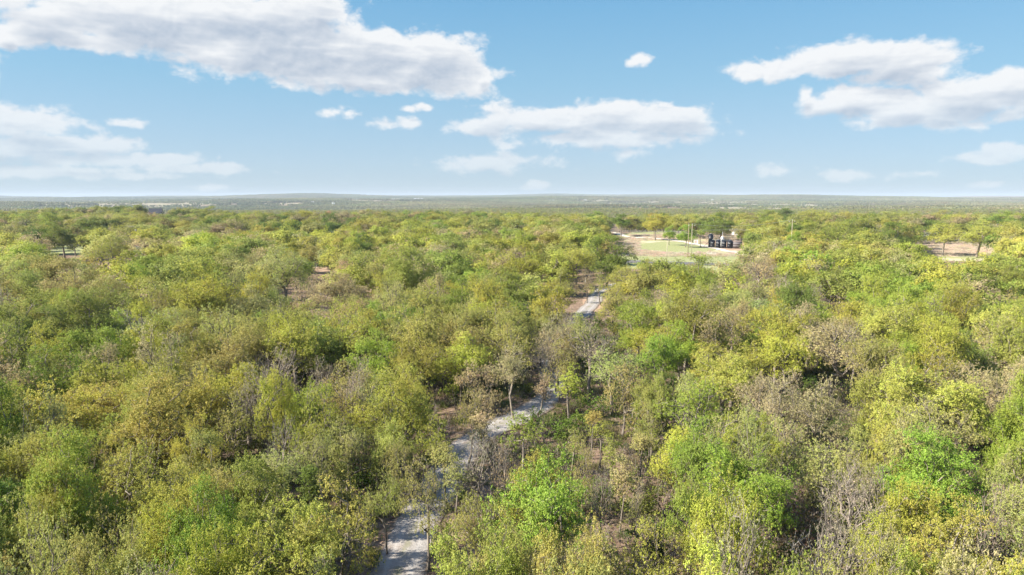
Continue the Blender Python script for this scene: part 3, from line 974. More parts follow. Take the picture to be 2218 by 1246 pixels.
    (1338, 600, 60, 'YG', 'oak', 'yellow-green oak between the field and the gravel bend'),
    (1215, 610, 70, 'OL', 'oak', 'olive oak behind the leaning yellow-green oak'),
    (2180, 1080, 130, 'PG', 'sparse', 'pale oak at the picture edge'),
]

CLEAR = [  # stretches where the photograph shows ground, road or things between the crowns
    [(803, 1300), (803, 1246), (862, 1130), (920, 1130), (937, 1246), (937, 1300)],
    [(1130, 905), (1215, 870), (1212, 785), (1185, 785), (1180, 850), (1100, 892)], [(985, 990), (1040, 948), (1100, 925), (1085, 950), (1020, 1000)],
    [(900, 1090), (925, 1070), (935, 1095)], [(965, 1085), (990, 1060), (990, 1090)],
    [(1248, 692), (1270, 628), (1310, 612), (1312, 650), (1292, 692)],
    [(1190, 885), (1300, 865), (1322, 930), (1400, 1010), (1420, 1090), (1360, 1120), (1270, 1030), (1195, 985)],
    [(925, 790), (990, 790), (985, 900), (935, 920)],
    [(110, 524), (190, 524), (190, 548), (110, 548)], [(276, 530), (342, 532), (342, 542), (276, 542)],
    [(680, 565), (708, 565), (708, 604), (680, 604)],
    [(1330, 562), (1345, 530), (1372, 508), (1392, 502), (1500, 518), (1530, 522), (1535, 500), (1605, 500), (1610, 535), (1560, 556), (1480, 552), (1430, 555), (1384, 559), (1372, 570), (1330, 570)],
    [(2005, 528), (2150, 526), (2120, 556), (2040, 556)], [(1984, 503), (2022, 503), (2022, 520), (1984, 520)],
    [(1318, 484), (1336, 478), (1342, 505), (1325, 505)],
    [(320, 440), (366, 440), (366, 463), (320, 463)],
    [(1830, 850), (1850, 850), (1850, 910), (1800, 910)],
]


def crown_hits(X, Y, h, w, low=0.45):
    X = np.atleast_1d(X).astype(float); Y = np.atleast_1d(Y).astype(float); g = gz(X, Y)
    bad = np.zeros(X.shape, bool)
    for fx, fz in ((0, 0.66), (0, 0.92), (-0.38, 0.7), (0.38, 0.7), (0, low), (0.3, 0.88), (-0.3, 0.88), (0, 0.05)):
        u, v, d = project(X + fx * w, Y, g + fz * h)
        for p in CLEAR:
            bad |= inside(u, v, p) & (Y > 5)
    return bad


trees = []     # dict(x,y,h,w,tint,style,ref,hero)
for (u, v, wp, ti, st, ref, *hh_) in H:
    h = 9.0
    for _ in range(6):
        zc = 0.66 * h
        x, y = at_z(u, v, zc)
        w = wp * math.hypot(y, CAM_H - zc) / F * 1.0
        h = {'thin': w * 1.5 + 2.6, 'cedar': w * 1.7 + 1}.get(st, w * 0.75 + 4.6)
        h = hh_[0] if hh_ else min(max(h, 3.6), 14.3)
    trees.append(dict(x=x, y=y, h=h, w=w, tint=ti, style=st, ref=ref, u=u, v=v))
NH = len(trees)

drive_pts = resample(DRIVE, 2.0); hw_pts = resample(HW, 4.0); track_pts = np.concatenate([resample(TRACK, 3.0), resample(TRACK2, 3.0)])


def min_dist(X, Y, pts):
    out = np.full(len(X), 1e9)
    for a in range(0, len(pts), 50):
        q = pts[a:a + 50]
        out = np.minimum(out, np.min(np.hypot(X[:, None] - q[None, :, 0], Y[:, None] - q[None, :, 1]), axis=1))
    return out


def scatter(r0, r1, cell, az_max, jit=0.8, pad=0.0):
    xm = r1 * math.sin(az_max) + pad
    xs = np.arange(-xm, xm, cell); ys = np.arange(r0 * 0.5, r1, cell * 0.93)
    X, Y = np.meshgrid(xs, ys)
    X = X + (np.arange(len(ys)) % 2)[:, None] * cell / 2
    X = X + RNG.uniform(-.5, .5, X.shape) * cell * jit; Y = Y + RNG.uniform(-.5, .5, Y.shape) * cell * jit
    X = X.ravel(); Y = Y.ravel()
    d = np.hypot(X, Y)
    k = (d >= r0) & (d < r1) & (np.abs(X) < Y * math.tan(az_max) + pad)
    return X[k], Y[k]


hx = np.array([t['x'] for t in trees]); hy = np.array([t['y'] for t in trees]); hw_ = np.array([t['w'] for t in trees])
hu = np.array([t['u'] for t in trees], float); hv = np.array([t['v'] for t in trees], float); hwp = np.array([q[2] for q in H], float)


def clean(X, Y, hgt, wid):
    k = min_dist(X, Y, drive_pts) > 2.1
    k &= min_dist(X, Y, hw_pts) > 9.5
    k &= min_dist(X, Y, track_pts) > 3.6
    dh = np.hypot(X[:, None] - hx[None], Y[:, None] - hy[None]) / (hw_[None] * 0.5 + wid[:, None] * 0.16)
    k &= dh.min(axis=1) > 1.0
    k &= ~crown_hits(X, Y, hgt, wid)
    # nothing stands in front of a tree that shows whole in the photograph
    u, v, d = project(X, Y, 0.66 * hgt)
    hd_ = project(hx, hy, 0 * hx)[2]
    e2 = ((u[:, None] - hu) / (hwp * 0.40)) ** 2 + ((v[:, None] - hv) / (hwp * 0.40)) ** 2
    k &= ~((e2 < 1) & (d[:, None] < hd_[None])).any(axis=1)
    # the gravel bend lies in full sun
    for (qu, qv) in ((1262, 676), (1275, 660), (1287, 645), (1296, 628)):
        qx, qy = at_z(qu, qv)
        a = (X - qx) * sx + (Y - qy) * sy; a = a / math.hypot(sx, sy)
        lt = np.abs((X - qx) * sy - (Y - qy) * sx) / math.hypot(sx, sy)
        k &= ~((a > 0) & (a < hgt * 1.45) & (lt < wid * 0.42 + 0.8))
    for (qu, qv) in ((870, 1235), (890, 1175)):
        qx, qy = at_z(qu, qv)
        a = (X - qx) * sx + (Y - qy) * sy; a = a / math.hypot(sx, sy)
        lt = np.abs((X - qx) * sy - (Y - qy) * sx) / math.hypot(sx, sy)
        k &= ~((a > 0) & (a < hgt * 1.3) & (lt < wid * 0.3 + 0.3))
    return k


PAL = ['YG', 'OL', 'TN', 'PG', 'GD', 'MG', 'BG', 'GY', 'DG', 'RS']
PALW = np.array([0.21, 0.20, 0.13, 0.13, 0.13, 0.10, 0.05, 0.02, 0.02, 0.01]); PALW /= PALW.sum()


FARW = np.array([0.12, 0.20, 0.09, 0.06, 0.20, 0.14, 0.03, 0.02, 0.14, 0.01]); FARW /= FARW.sum()


def pick_tints(X, Y, Z, local=0.55, wts=None):
    u, v, d = project(X, Y, Z)
    out = []
    r = RNG.random(len(X)); g = RNG.choice(len(PAL), len(X), p=PALW if wts is None else wts)
    for i in range(len(X)):
        if r[i] < local and 560 < v[i] < 1300:
            dd = np.hypot(hu - u[i], (hv - v[i]) * 1.5) * (0.7 + 0.6 * RNG.random(len(hu)))
            t = trees[int(np.argmin(dd[:NH]))]['tint']
            if t in ('BG', 'DG', 'RS') and RNG.random() < 0.6:
                t = 'YG' if t == 'BG' else 'OL'
            out.append(t)
        else:
            out.append(PAL[g[i]])
    return out


X, Y = scatter(18, 58, 2.8, R(41), 0.85, pad=9)
X2, Y2 = scatter(58, 120, 4.5, R(41), 0.85, pad=9)
hgt = np.concatenate([RNG.uniform(6.5, 11.0, len(X)), RNG.uniform(7.0, 11.5, len(X2))])
wid = np.concatenate([RNG.uniform(2.7, 4.8, len(X)), RNG.uniform(4.6, 7.8, len(X2))])
X = np.concatenate([X, X2]); Y = np.concatenate([Y, Y2])
k = clean(X, Y, hgt, wid)
X, Y, hgt, wid = X[k], Y[k], hgt[k], wid[k]
tn = pick_tints(X, Y, 0.66 * hgt)
fill = []
for i in range(len(X)):
    st = STYLE_OF[tn[i]]
    if st == 'dense' and RNG.random() < 0.5: st = 'oak'
    if st == 'oak' and RNG.random() < 0.22: st = 'sparse'
    fill.append(dict(x=X[i], y=Y[i], h=hgt[i], w=wid[i], tint=tn[i], style=st, ref=None))
for t in fill:
    u, v, d = project(t['x'], t['y'], 0.66 * t['h'])
    t['u'], t['v'], t['d'] = float(u), float(v), float(d)
MAX_IND = 296
vis = [t for t in fill if -30 < t['u'] < 2248 and t['v'] - t['h'] * 0.3 * F / t['d'] < 1240]
vis.sort(key=lambda t: -(t['w'] * t['h']) / t['d'] ** 2)
indiv = vis[:MAX_IND - NH]
ids = {id(t) for t in indiv}
forest_list = [t for t in fill if id(t) not in ids]

# ------------------------------------------------------------------ labels for the individually built trees
used = set()


def article(s):
    return 'the ' + s


for i, t in enumerate(trees):
    t['label'] = t['ref']
    if len(t['ref'].split()) < 4:
        q = np.hypot(hu - t['u'], hv - t['v']); q[i] = 1e9
        n_ = trees[int(np.argmin(q))]
        du, dv = t['u'] - n_['u'], t['v'] - n_['v']
        t['label'] += (' right of ' if du > 0 else ' left of ') + 'the ' + n_['ref'] if abs(du) > abs(dv) else (' in front of ' if dv > 0 else ' behind ') + 'the ' + n_['ref']
    used.add(t['label'])
STW = {'oak': 'oak', 'dense': 'full-crowned oak', 'sparse': 'thin-leaved oak', 'bare': 'nearly leafless tree', 'thin': 'slender tree', 'cedar': 'cedar'}
for t in indiv:
    dd = np.hypot(hu - t['u'], hv - t['v'])
    order = np.argsort(dd)[:12]
    size = 'small ' if t['w'] < 3.7 else ('broad ' if t['w'] > 4.9 else '')
    shape = 'tall ' if t['h'] > 8.8 else ('low ' if t['h'] < 6.8 else '')
    done = False
    for near, far in ((0, 1),):
        for j in order:
            hr = trees[int(j)]
            du, dv = t['u'] - hr['u'], t['v'] - hr['v']
            if abs(du) > abs(dv) * 1.3:
                rel = 'right of' if du > 0 else 'left of'
            else:
                rel = 'in front of' if dv > 0 else 'behind'
            for a in ('', size, shape, size + shape):
                lab = f"{a}{WORD[t['tint']]} {STW[t['style']]} {rel} {article(hr['ref'])}"
                if len(lab.split()) <= 16 and lab not in used and not (a == '' and (size or shape) and False):
                    used.add(lab); t['label'] = lab; done = True
                    break
            if done: break
        if done: break
    if not done:
        t['label'] = None
        forest_list.append(t)
indiv = [t for t in indiv if t.get('label')]


def jit_tint(c, s=0.10, rng=RNG):
    k = 1 + rng.normal(0, s)
    return tuple(float(max(0.01, ch * k * (1 + rng.normal(0, s * 0.5)))) for ch in c)


BASE_W = {'thin': 3.6, 'cedar': 4.6}
NAME = {'cedar': 'cedar_tree', 'bare': 'bare_tree', 'thin': 'young_tree'}
for t in trees + indiv:
    st = t['style']; vi = int(RNG.integers(0, COUNTS[st]))
    tm, cm = VAR[(st, vi)]
    root = empty(NAME.get(st, 'oak_tree'), (t['x'], t['y'], gzf(t['x'], t['y']) - 0.08), RNG.uniform(0, 6.28))
    s = t['w'] / BASE_W.get(st, 8.0)
    root.scale = (s, s, t['h'] / 11.0)
    if 'leaning' in t['label']:
        root.rotation_euler = (R(6), R(-9), root.rotation_euler.z)
    tag(root, t['label'], 'tree', 'trees of the near woods' if t['y'] < 145 else 'trees around the highway and fields')
    link(bpy.data.objects.new('trunk', tm), root)
    c = link(bpy.data.objects.new('crown', cm), root)
    c['tint'] = jit_tint(TINT[t['tint']])

# ------------------------------------------------------------------ forest: one object, geometry nodes scatter its own tree meshes
FV = []; FQ4 = []; FMAT = []; F_vid = []; F_lv = []
fv_off = 0; vid = 0
LIB = {}


def lib_add(V, Q, mat, vidn, lv):
    global fv_off
    FV.append(V); FQ4.append(Q + fv_off); FMAT.append(np.full(len(Q), mat)); F_vid.append(np.full(len(V), vidn)); F_lv.append(lv)
    fv_off += len(V)


for lod in (0, 1, 2):
    for st, n in (('oak', 4), ('dense', 3), ('sparse', 3), ('bare', 2), ('cedar', 1)):
        for i in range(n):
            bv, bq, lv_, lq, lv, bk = build_variant(st, 7000 + lod * 500 + 50 * len(LIB) + i, lod)
            lib_add(bv, bq, {'b': 1, 'w': 2, 'g': 3}[bk], vid, np.zeros(len(bv)))
            lib_add(lv_, lq, 0, vid, lv)
            LIB.setdefault((lod, st), []).append(vid); vid += 1


def canopy_patch(rng, size=60, step=7.5, keep=1.0):
    """a piece of far woodland: crowns as clumps of leaf faces over each other"""
    V = []; Q = []; lvs = []; b = 0
    xs = np.arange(-size / 2 + step / 2, size / 2, step)
    for x in xs:
        for y in xs:
            if rng.random() > keep:
                continue
            cx, cy2 = x + rng.normal(0, 1.6), y + rng.normal(0, 1.6)
            w = rng.uniform(3.2, 5.2); h = rng.uniform(6.5, 11)
            n = 42
            v = rng.normal(size=(n, 3)); v[:, 2] = np.abs(v[:, 2]) * 1.0 - 0.15; v /= np.linalg.norm(v, axis=1)[:, None]
            r = 0.75 + 0.25 * rng.random((n, 1))
            c = v * r * np.array([w, w, h * 0.42]) + np.array([cx, cy2, h * 0.55])
            nn = v + rng.normal(0, 0.35, v.shape); nn /= np.linalg.norm(nn, axis=1)[:, None]
            a = np.cross(nn, rng.normal(size=v.shape)); a /= np.linalg.norm(a, axis=1)[:, None]
            bb = np.cross(nn, a); s = rng.uniform(1.2, 2.4, (n, 1))
            vv = np.stack([c - a * s, c - bb * s * .8, c + a * s, c + bb * s * .8], 1).reshape(-1, 3)
            V.append(vv); Q.append(np.arange(len(vv)).reshape(-1, 4) + b); b += len(vv)
            lvs.append(np.repeat(np.clip(rng.random() * 0.8 + 0.2 * rng.random(n), 0, 1), 4))
    return np.concatenate(V), np.concatenate(Q), np.concatenate(lvs)


for i in range(4):
    V, Q, lvp = canopy_patch(np.random.default_rng(900 + i))
    lib_add(V, Q, 0, vid, lvp); LIB.setdefault('patch', []).append(vid); vid += 1
for i in range(2):
    V, Q, lvp = canopy_patch(np.random.default_rng(950 + i), keep=0.12)
    lib_add(V, Q, 0, vid, lvp); LIB.setdefault('open', []).append(vid); vid += 1

PX = []; PR = []; PS = []; PI = []; PT = []


def put(x, y, z, rz, s, i, tint):
    PX.append((x, y, z)); PR.append((0, 0, rz)); PS.append(s); PI.append(i); PT.append((*tint, 1))


def lib_pick(lod, st):
    st = {'thin': 'sparse', 'snag': 'bare'}.get(st, st)
    L = LIB[(lod, st)]
    return L[int(RNG.integers(len(L)))]


for t in forest_list:
    s = t['w'] / BASE_W.get(t['style'], 8.0)
    put(t['x'], t['y'], gzf(t['x'], t['y']) - 0.1, RNG.uniform(0, 6.28), (s, s, t['h'] / 11), lib_pick(0, t['style']), jit_tint(TINT[t['tint']]))

FARMIX = np.array([0.21, 0.22, 0.085])


def ring(r0, r1, cell, lod, pad=0, wmin=5.2, wmax=9.0, hmin=7.0, hmax=10.8, local=0.55):
    X, Y = scatter(r0, r1, cell, R(40), 0.85, pad)
    wid = RNG.uniform(wmin, wmax, len(X)); hgt = hmin + (hmax - hmin) * np.clip((wid - wmin) / (wmax - wmin) * 0.6 + 0.4 * RNG.random(len(X)), 0, 1)
    k = clean(X, Y, hgt, wid)
    X, Y, hgt, wid = X[k], Y[k], hgt[k], wid[k]
    tn = pick_tints(X, Y, 0.66 * hgt, local, FARW if local < 0.5 else PALW)
    G = gz(X, Y)
    patch = 0.5 + 0.5 * np.sin(X / 47 + 1) * np.cos(Y / 61)
    for i in range(len(X)):
        t = tn[i]; st = STYLE_OF[t]
        tint = np.array(TINT[t]) * (0.9 + 0.2 * patch[i]) * (0.86 if r0 >= 290 else 1.0)
        if r0 >= 290 and st == 'sparse': st = 'oak'
        if r0 >= 200 and st == 'oak' and i % 3: st = 'dense'
        if lod == 2:
            f = 0.35
            tint = tint * (1 - f) + FARMIX * f
            if st == 'bare': st = 'sparse'
            if st == 'sparse' : st = 'oak'
        s = wid[i] / 8.0
        put(X[i], Y[i], G[i] - 0.1, RNG.uniform(0, 6.28), (s, s, hgt[i] / 11), lib_pick(lod, st), jit_tint(tint, 0.09))


ring(120, 200, 6.5, 1, 15, 5.6, 9.8, 7.5, 12.0)
ring(200, 290, 8.2, 1, 15, 7.0, 12.0, 8.5, 12.8, 0.55)
ring(290, 500, 9.6, 1, 25, 7.5, 12.3, 9.5, 14.2, 0.25)
ring(500, 730, 9.4, 1, 25, 7.5, 12.3, 9.5, 13.4, 0.15)
ring(730, 1950, 8.0, 2, 30, 6.0, 9.5)
FVALL = []


def far_ring(r0, r1, cell):
    X, Y = scatter(r0, r1, cell, R(40), 0.5, 100)
    G = gz(X, Y)
    u, v, d = project(X, Y, G)
    field = np.zeros(len(X), bool)
    for p in Z_STRAW[3:]:
        for hh in (0, 4, 8, 12):
            u, v, d = project(X, Y, G + hh)
            field |= inside(u, v, p)
    n = 0.5 + 0.5 * np.sin(X / 340 + 2) * np.cos(Y / 520 + 1)
    q = RNG.random(len(X))
    for i in range(len(X)):
        if field[i] and q[i] < 0.96:
            if q[i] < 0.72: continue
            L = LIB['open']
        else:
            L = LIB['patch']
        a = n[i] * 0.6 + RNG.random() * 0.4
        b_ = 0.5 + 0.5 * math.sin(X[i] / 210 + 3 * math.sin(Y[i] / 700)) * math.cos(Y[i] / 260 + 1)
        tint = np.array((0.12, 0.17, 0.055)) * (1 - a) + np.array((0.29, 0.265, 0.12)) * a
        tint = tint * (0.75 + 0.5 * b_)
        s = cell / 58 * RNG.uniform(0.98, 1.1)
        put(X[i], Y[i], G[i] - 0.8, int(RNG.integers(0, 4)) * math.pi / 2 + RNG.uniform(-.3, .3), (s, s, RNG.uniform(0.85, 1.2)), L[int(RNG.integers(len(L)))], jit_tint(tint, 0.07))


far_ring(1950, 4500, 47)
far_ring(4500, 10800, 66)

n_lib = fv_off
V = np.concatenate(FV + [np.array(PX)])
npnt = len(PX)
z1 = np.zeros(n_lib)
attrs = [
    ('lv', 'FLOAT', np.concatenate(F_lv + [np.zeros(npnt)]).astype(np.float32)),
    ('vid', 'INT', np.concatenate(F_vid + [np.full(npnt, -1)]).astype(np.int32)),
    ('inst', 'INT', np.concatenate([z1, np.array(PI)]).astype(np.int32)),
    ('rotv', 'FLOAT_VECTOR', np.concatenate([np.zeros((n_lib, 3)), np.array(PR)]).astype(np.float32)),
    ('sclv', 'FLOAT_VECTOR', np.concatenate([np.ones((n_lib, 3)), np.array(PS)]).astype(np.float32)),
    ('tint', 'FLOAT_COLOR', np.concatenate([np.zeros((n_lib, 4)), np.array(PT)]).astype(np.float32)),
]
fme = mesh_from('forest', V, [np.concatenate(FQ4)], [M_LEAF, M_BARK, M_BARKW, M_BARKG], fmat=np.concatenate(FMAT), attrs=attrs)
forest = link(bpy.data.objects.new('forest', fme))
tag(forest, 'spring oak woodland covering the plateau and far valley', None, None, 'stuff')
print('forest points', npnt, 'library verts', n_lib, 'individual trees', len(trees) + len(indiv))


def scatter_nodes(name):
    ng = bpy.data.node_groups.new(name, 'GeometryNodeTree')
    ng.interface.new_socket('Geometry', in_out='INPUT', socket_type='NodeSocketGeometry')
    ng.interface.new_socket('Geometry', in_out='OUTPUT', socket_type='NodeSocketGeometry')
    N = ng.nodes; Lk = ng.links
    gi = N.new('NodeGroupInput'); go = N.new('NodeGroupOutput')

    def attr(nm, ty):
        a = N.new('GeometryNodeInputNamedAttribute'); a.data_type = ty; a.inputs[0].default_value = nm
        return a.outputs[0]
    vidn = attr('vid', 'INT')
    cmp_ = N.new('FunctionNodeCompare'); cmp_.data_type = 'INT'; cmp_.operation = 'LESS_THAN'
    Lk.new(vidn, cmp_.inputs[2]); cmp_.inputs[3].default_value = 0
    sp = N.new('GeometryNodeSeparateGeometry'); sp.domain = 'POINT'
    Lk.new(gi.outputs[0], sp.inputs[0]); Lk.new(cmp_.outputs[0], sp.inputs[1])
    m2p = N.new('GeometryNodeMeshToPoints'); Lk.new(sp.outputs[0], m2p.inputs[0])
    si = N.new('GeometryNodeSplitToInstances'); si.domain = 'POINT'
    Lk.new(sp.outputs[1], si.inputs[0]); Lk.new(vidn, si.inputs[2])
    so = N.new('GeometryNodeSortElements'); so.domain = 'INSTANCE'
    Lk.new(si.outputs[0], so.inputs[0]); Lk.new(si.outputs[1], so.inputs['Sort Weight'])
    ip = N.new('GeometryNodeInstanceOnPoints')
    Lk.new(m2p.outputs[0], ip.inputs['Points']); Lk.new(so.outputs[0], ip.inputs['Instance'])
    ip.inputs['Pick Instance'].default_value = True
    Lk.new(attr('inst', 'INT'), ip.inputs['Instance Index'])
    e2r = N.new('FunctionNodeEulerToRotation'); Lk.new(attr('rotv', 'FLOAT_VECTOR'), e2r.inputs[0])
    Lk.new(e2r.outputs[0], ip.inputs['Rotation'])
    Lk.new(attr('sclv', 'FLOAT_VECTOR'), ip.inputs['Scale'])
    Lk.new(ip.outputs[0], go.inputs[0])
    return ng


SCATTER = scatter_nodes('scatter_own_meshes')
md = forest.modifiers.new('scatter', 'NODES'); md.node_group = SCATTER

# ------------------------------------------------------------------ undergrowth: shrubs, twigs and grass tufts on the forest floor
UV_ = []; UQ = []; UM = []; Uv = []; Ul = []; uo = 0


def uadd(V, Q, mat, v_, lv):
    global uo
    UV_.append(V); UQ.append(Q + uo); UM.append(np.full(len(Q), mat)); Uv.append(np.full(len(V), v_)); Ul.append(lv); uo += len(V)


def shrub(rng, n_st, hgt, spread, tuft, leafs, lsize):
    V = []; Q = []; b = 0; tips = []
    for s in range(n_st):
        p = rng.normal(0, 0.12, 3) * spread; p[2] = 0
        d = np.array([rng.normal(0, spread), rng.normal(0, spread), hgt]) * rng.uniform(0.7, 1.1)
        pr = p; segs = 4
        for k in range(segs):
            q = p + d * (k + 1) / segs + rng.normal(0, 0.07, 3)
            r0 = 0.022 * (1 - k / segs) + 0.006; r1 = 0.022 * (1 - (k + 1) / segs) + 0.006
            t = np.arange(3) * 2.094
            ringc = np.stack([np.cos(t), np.sin(t), np.zeros(3)], -1)
            V.append(pr + ringc * r0); V.append(q + ringc * r1)
            for j in range(3): Q.append((b + j, b + (j + 1) % 3, b + 3 + (j + 1) % 3, b + 3 + j))
            b += 6
            if k >= 1:
                for _ in range(2):
                    e = q + rng.normal(0, 0.28, 3) + np.array([0, 0, 0.12])
                    V.append(q + ringc * 0.008); V.append(e + ringc * 0.004)
                    for j in range(3): Q.append((b + j, b + (j + 1) % 3, b + 3 + (j + 1) % 3, b + 3 + j))
                    b += 6; tips.append(e)
            pr = q
    tips = np.array(tips)
    c = np.repeat(tips, rng.poisson(tuft, len(tips)), axis=0)
    c = c + rng.normal(0, 0.12, c.shape)
    lv_, lq, lv = leaf_quads(rng, c, 0.10, leafs, lsize)
    return np.concatenate(V), np.array(Q), lv_, lq, lv


def tuft_mesh(rng, n, hgt, spread):
    p = np.stack([rng.normal(0, spread, n), rng.normal(0, spread, n), np.zeros(n)], -1)
    a = rng.uniform(0, 6.28, n); w = np.stack([np.cos(a), np.sin(a), np.zeros(n)], -1) * 0.02
    top = p + np.stack([rng.normal(0, .18, n), rng.normal(0, .18, n), rng.uniform(.5, 1, n)], -1) * hgt
    V = np.stack([p - w, p + w, top + w * 0.3, top - w * 0.3], 1).reshape(-1, 3)
    return V, np.arange(len(V)).reshape(-1, 4), np.repeat(rng.random(n), 4)


UG = {}
uv = 0
for kind, n in (('twig', 3), ('green', 3), ('grass', 3)):
    for i in range(n):
        rng = np.random.default_rng(3000 + uv)
        if kind == 'grass':
            V, Q, l = tuft_mesh(rng, 130, 0.55, 0.45)
            uadd(V, Q, 0, uv, l)
        else:
            bv, bq, lv_, lq, l = shrub(rng, 9, 1.5, 0.55, 0.5 if kind == 'twig' else 3.0, 5, 0.13)
            uadd(bv, bq, 1, uv, np.zeros(len(bv))); uadd(lv_, lq, 0, uv, l)
        UG.setdefault(kind, []).append(uv); uv += 1
UP = []; URo = []; US = []; UI = []; UT = []
X, Y = scatter(20, 120, 1.2, R(40), 1.0, 5)
dr = min_dist(X, Y, drive_pts)
k = dr > 1.9
X, Y, dr = X[k], Y[k], dr[k]; G = gz(X, Y)
nzv = np.sin(X / 7.3 + 1) * np.cos(Y / 6.1) + np.sin(X / 17 - Y / 13)
for i in range(len(X)):
    q = RNG.random()
    if q < 0.12: continue
    kind = 'grass' if q < 0.55 + 0.12 * nzv[i] else ('twig' if q < 0.84 else 'green')
    s = 0.95 * RNG.uniform(0.5, 1.35) * (0.6 if dr[i] < 3.3 else 1.0)
    c = {'grass': [(0.16, 0.20, 0.05), (0.24, 0.21, 0.10), (0.10, 0.15, 0.03)], 'twig': [(0.22, 0.17, 0.09), (0.2, 0.2, 0.06)],
         'green': [(0.14, 0.20, 0.03), (0.20, 0.24, 0.04), (0.08, 0.14, 0.02)]}[kind]
    L = UG[kind]
    UP.append((X[i], Y[i], G[i])); URo.append((0, 0, RNG.uniform(0, 6.28))); US.append((s, s, s * RNG.uniform(.7, 1.3)))
    UI.append(L[int(RNG.integers(len(L)))]); UT.append((*jit_tint(c[int(RNG.integers(len(c)))]), 1))
# tall straw grass in the field beyond the highway
X, Y = scatter(220, 410, 1.9, R(37), 1.0, 5)
G = gz(X, Y); u, v, d = project(X, Y, G)
k = (inside(u, v, Z_STRAW[0]) | inside(u, v, Z_STRAW[1])) & (min_dist(X, Y, track_pts) > 2.5) & ~inside(u, v, Z_DIRT[2]) & ~inside(u, v, [(1385, 522), (1450, 520), (1510, 526), (1570, 538), (1500, 549), (1435, 546), (1385, 541)]) & (v < 556)
k &= (np.sin(X / 19) * np.cos(Y / 11) + RNG.random(len(X)) * 1.2) > 0.1
for x, y, g in zip(X[k], Y[k], G[k]):
    s = RNG.uniform(0.9, 1.6)
    L = UG['grass']
    UP.append((x, y, g)); URo.append((0, 0, RNG.uniform(0, 6.28))); US.append((s, s, s * RNG.uniform(.6, 1.0)))
    UI.append(L[int(RNG.integers(len(L)))]); UT.append((*jit_tint((0.52, 0.445, 0.31)), 1))
npn = len(UP)
attrs = [
    ('lv', 'FLOAT', np.concatenate(Ul + [np.zeros(npn)]).astype(np.float32)),
    ('vid', 'INT', np.concatenate(Uv + [np.full(npn, -1)]).astype(np.int32)),
    ('inst', 'INT', np.concatenate([np.zeros(uo), np.array(UI)]).astype(np.int32)),
    ('rotv', 'FLOAT_VECTOR', np.concatenate([np.zeros((uo, 3)), np.array(URo)]).astype(np.float32)),
    ('sclv', 'FLOAT_VECTOR', np.concatenate([np.ones((uo, 3)), np.array(US)]).astype(np.float32)),
    ('tint', 'FLOAT_COLOR', np.concatenate([np.zeros((uo, 4)), np.array(UT)]).astype(np.float32)),
]
ume = mesh_from('undergrowth', np.concatenate(UV_ + [np.array(UP)]), [np.concatenate(UQ)], [M_LEAF, M_BARK], fmat=np.concatenate(UM), attrs=attrs)
under_o = link(bpy.data.objects.new('undergrowth', ume))
tag(under_o, 'low shrubs, brushwood and grass on the forest floor', None, None, 'stuff')
under_o.modifiers.new('scatter', 'NODES').node_group = SCATTER

# ------------------------------------------------------------------ built things


def hit(u, v):
    dx, dy, dz = pix_dir(u, v)
    t = 20.0
    while t < 20000:
        if CAM_H + dz * t <= gzf(dx * t, dy * t):
            lo, hi = t * 0.97, t
            for _ in range(20):
                m_ = (lo + hi) / 2
                if CAM_H + dz * m_ <= gzf(dx * m_, dy * m_): hi = m_
                else: lo = m_
            return dx * hi, dy * hi, gzf(dx * hi, dy * hi)
        t *= 1.01
    return dx * t, dy * t, gzf(dx * t, dy * t)


def z_at(v, dist):
    """height seen at photo row v at a forward distance"""
    dx, dy, dz = pix_dir(1109, v)
    return CAM_H + dz / dy * dist


M_POLE = bark_material('pole_timber', (0.26, 0.19, 0.14), (0.38, 0.30, 0.22), 3.0)
M_POLEL = bark_material('pole_pale_timber', (0.38, 0.32, 0.24), (0.50, 0.44, 0.34), 3.0)
M_GREYM = plain('galvanised_metal', (0.52, 0.54, 0.56), 0.45, 0.3)
M_CER = plain('white_porcelain', (0.72, 0.72, 0.70), 0.3)
M_WIRE = plain('aluminium_cable', (0.50, 0.50, 0.50), 0.5, 0.2)
M_WHITE = plain('white_paint', (0.72, 0.72, 0.70), 0.5, 0, 0.08, 0.6)
M_ROOFW = plain('pale_metal_roof', (0.60, 0.62, 0.65), 0.4, 0, 0.08, 0.5)
M_BLACK = plain('black_plastic', (0.018, 0.020, 0.026), 0.38, 0, 0.15, 0.7)
M_DSTEEL = plain('dark_steel', (0.05, 0.05, 0.06), 0.5)
M_RUST = plain('rusty_roof', (0.30, 0.22, 0.18), 0.8, 0, 0.2, 0.8)
M_DROOF = plain('dark_slate_roof', (0.045, 0.05, 0.065), 0.7)
M_BRICK = plain('pale_brick', (0.42, 0.38, 0.34), 0.85, 0, 0.15, 1.0)
M_GLASS = plain('dark_glass', (0.03, 0.035, 0.045), 0.12)
M_ORANGE = plain('orange_red_board', (0.75, 0.13, 0.03), 0.5)
M_WOODB = plain('weathered_boards', (0.24, 0.16, 0.11), 0.9, 0, 0.2, 1.2)
M_PINK = plain('faded_panel', (0.55, 0.42, 0.38), 0.7)


SC = CAM_H / 30.0


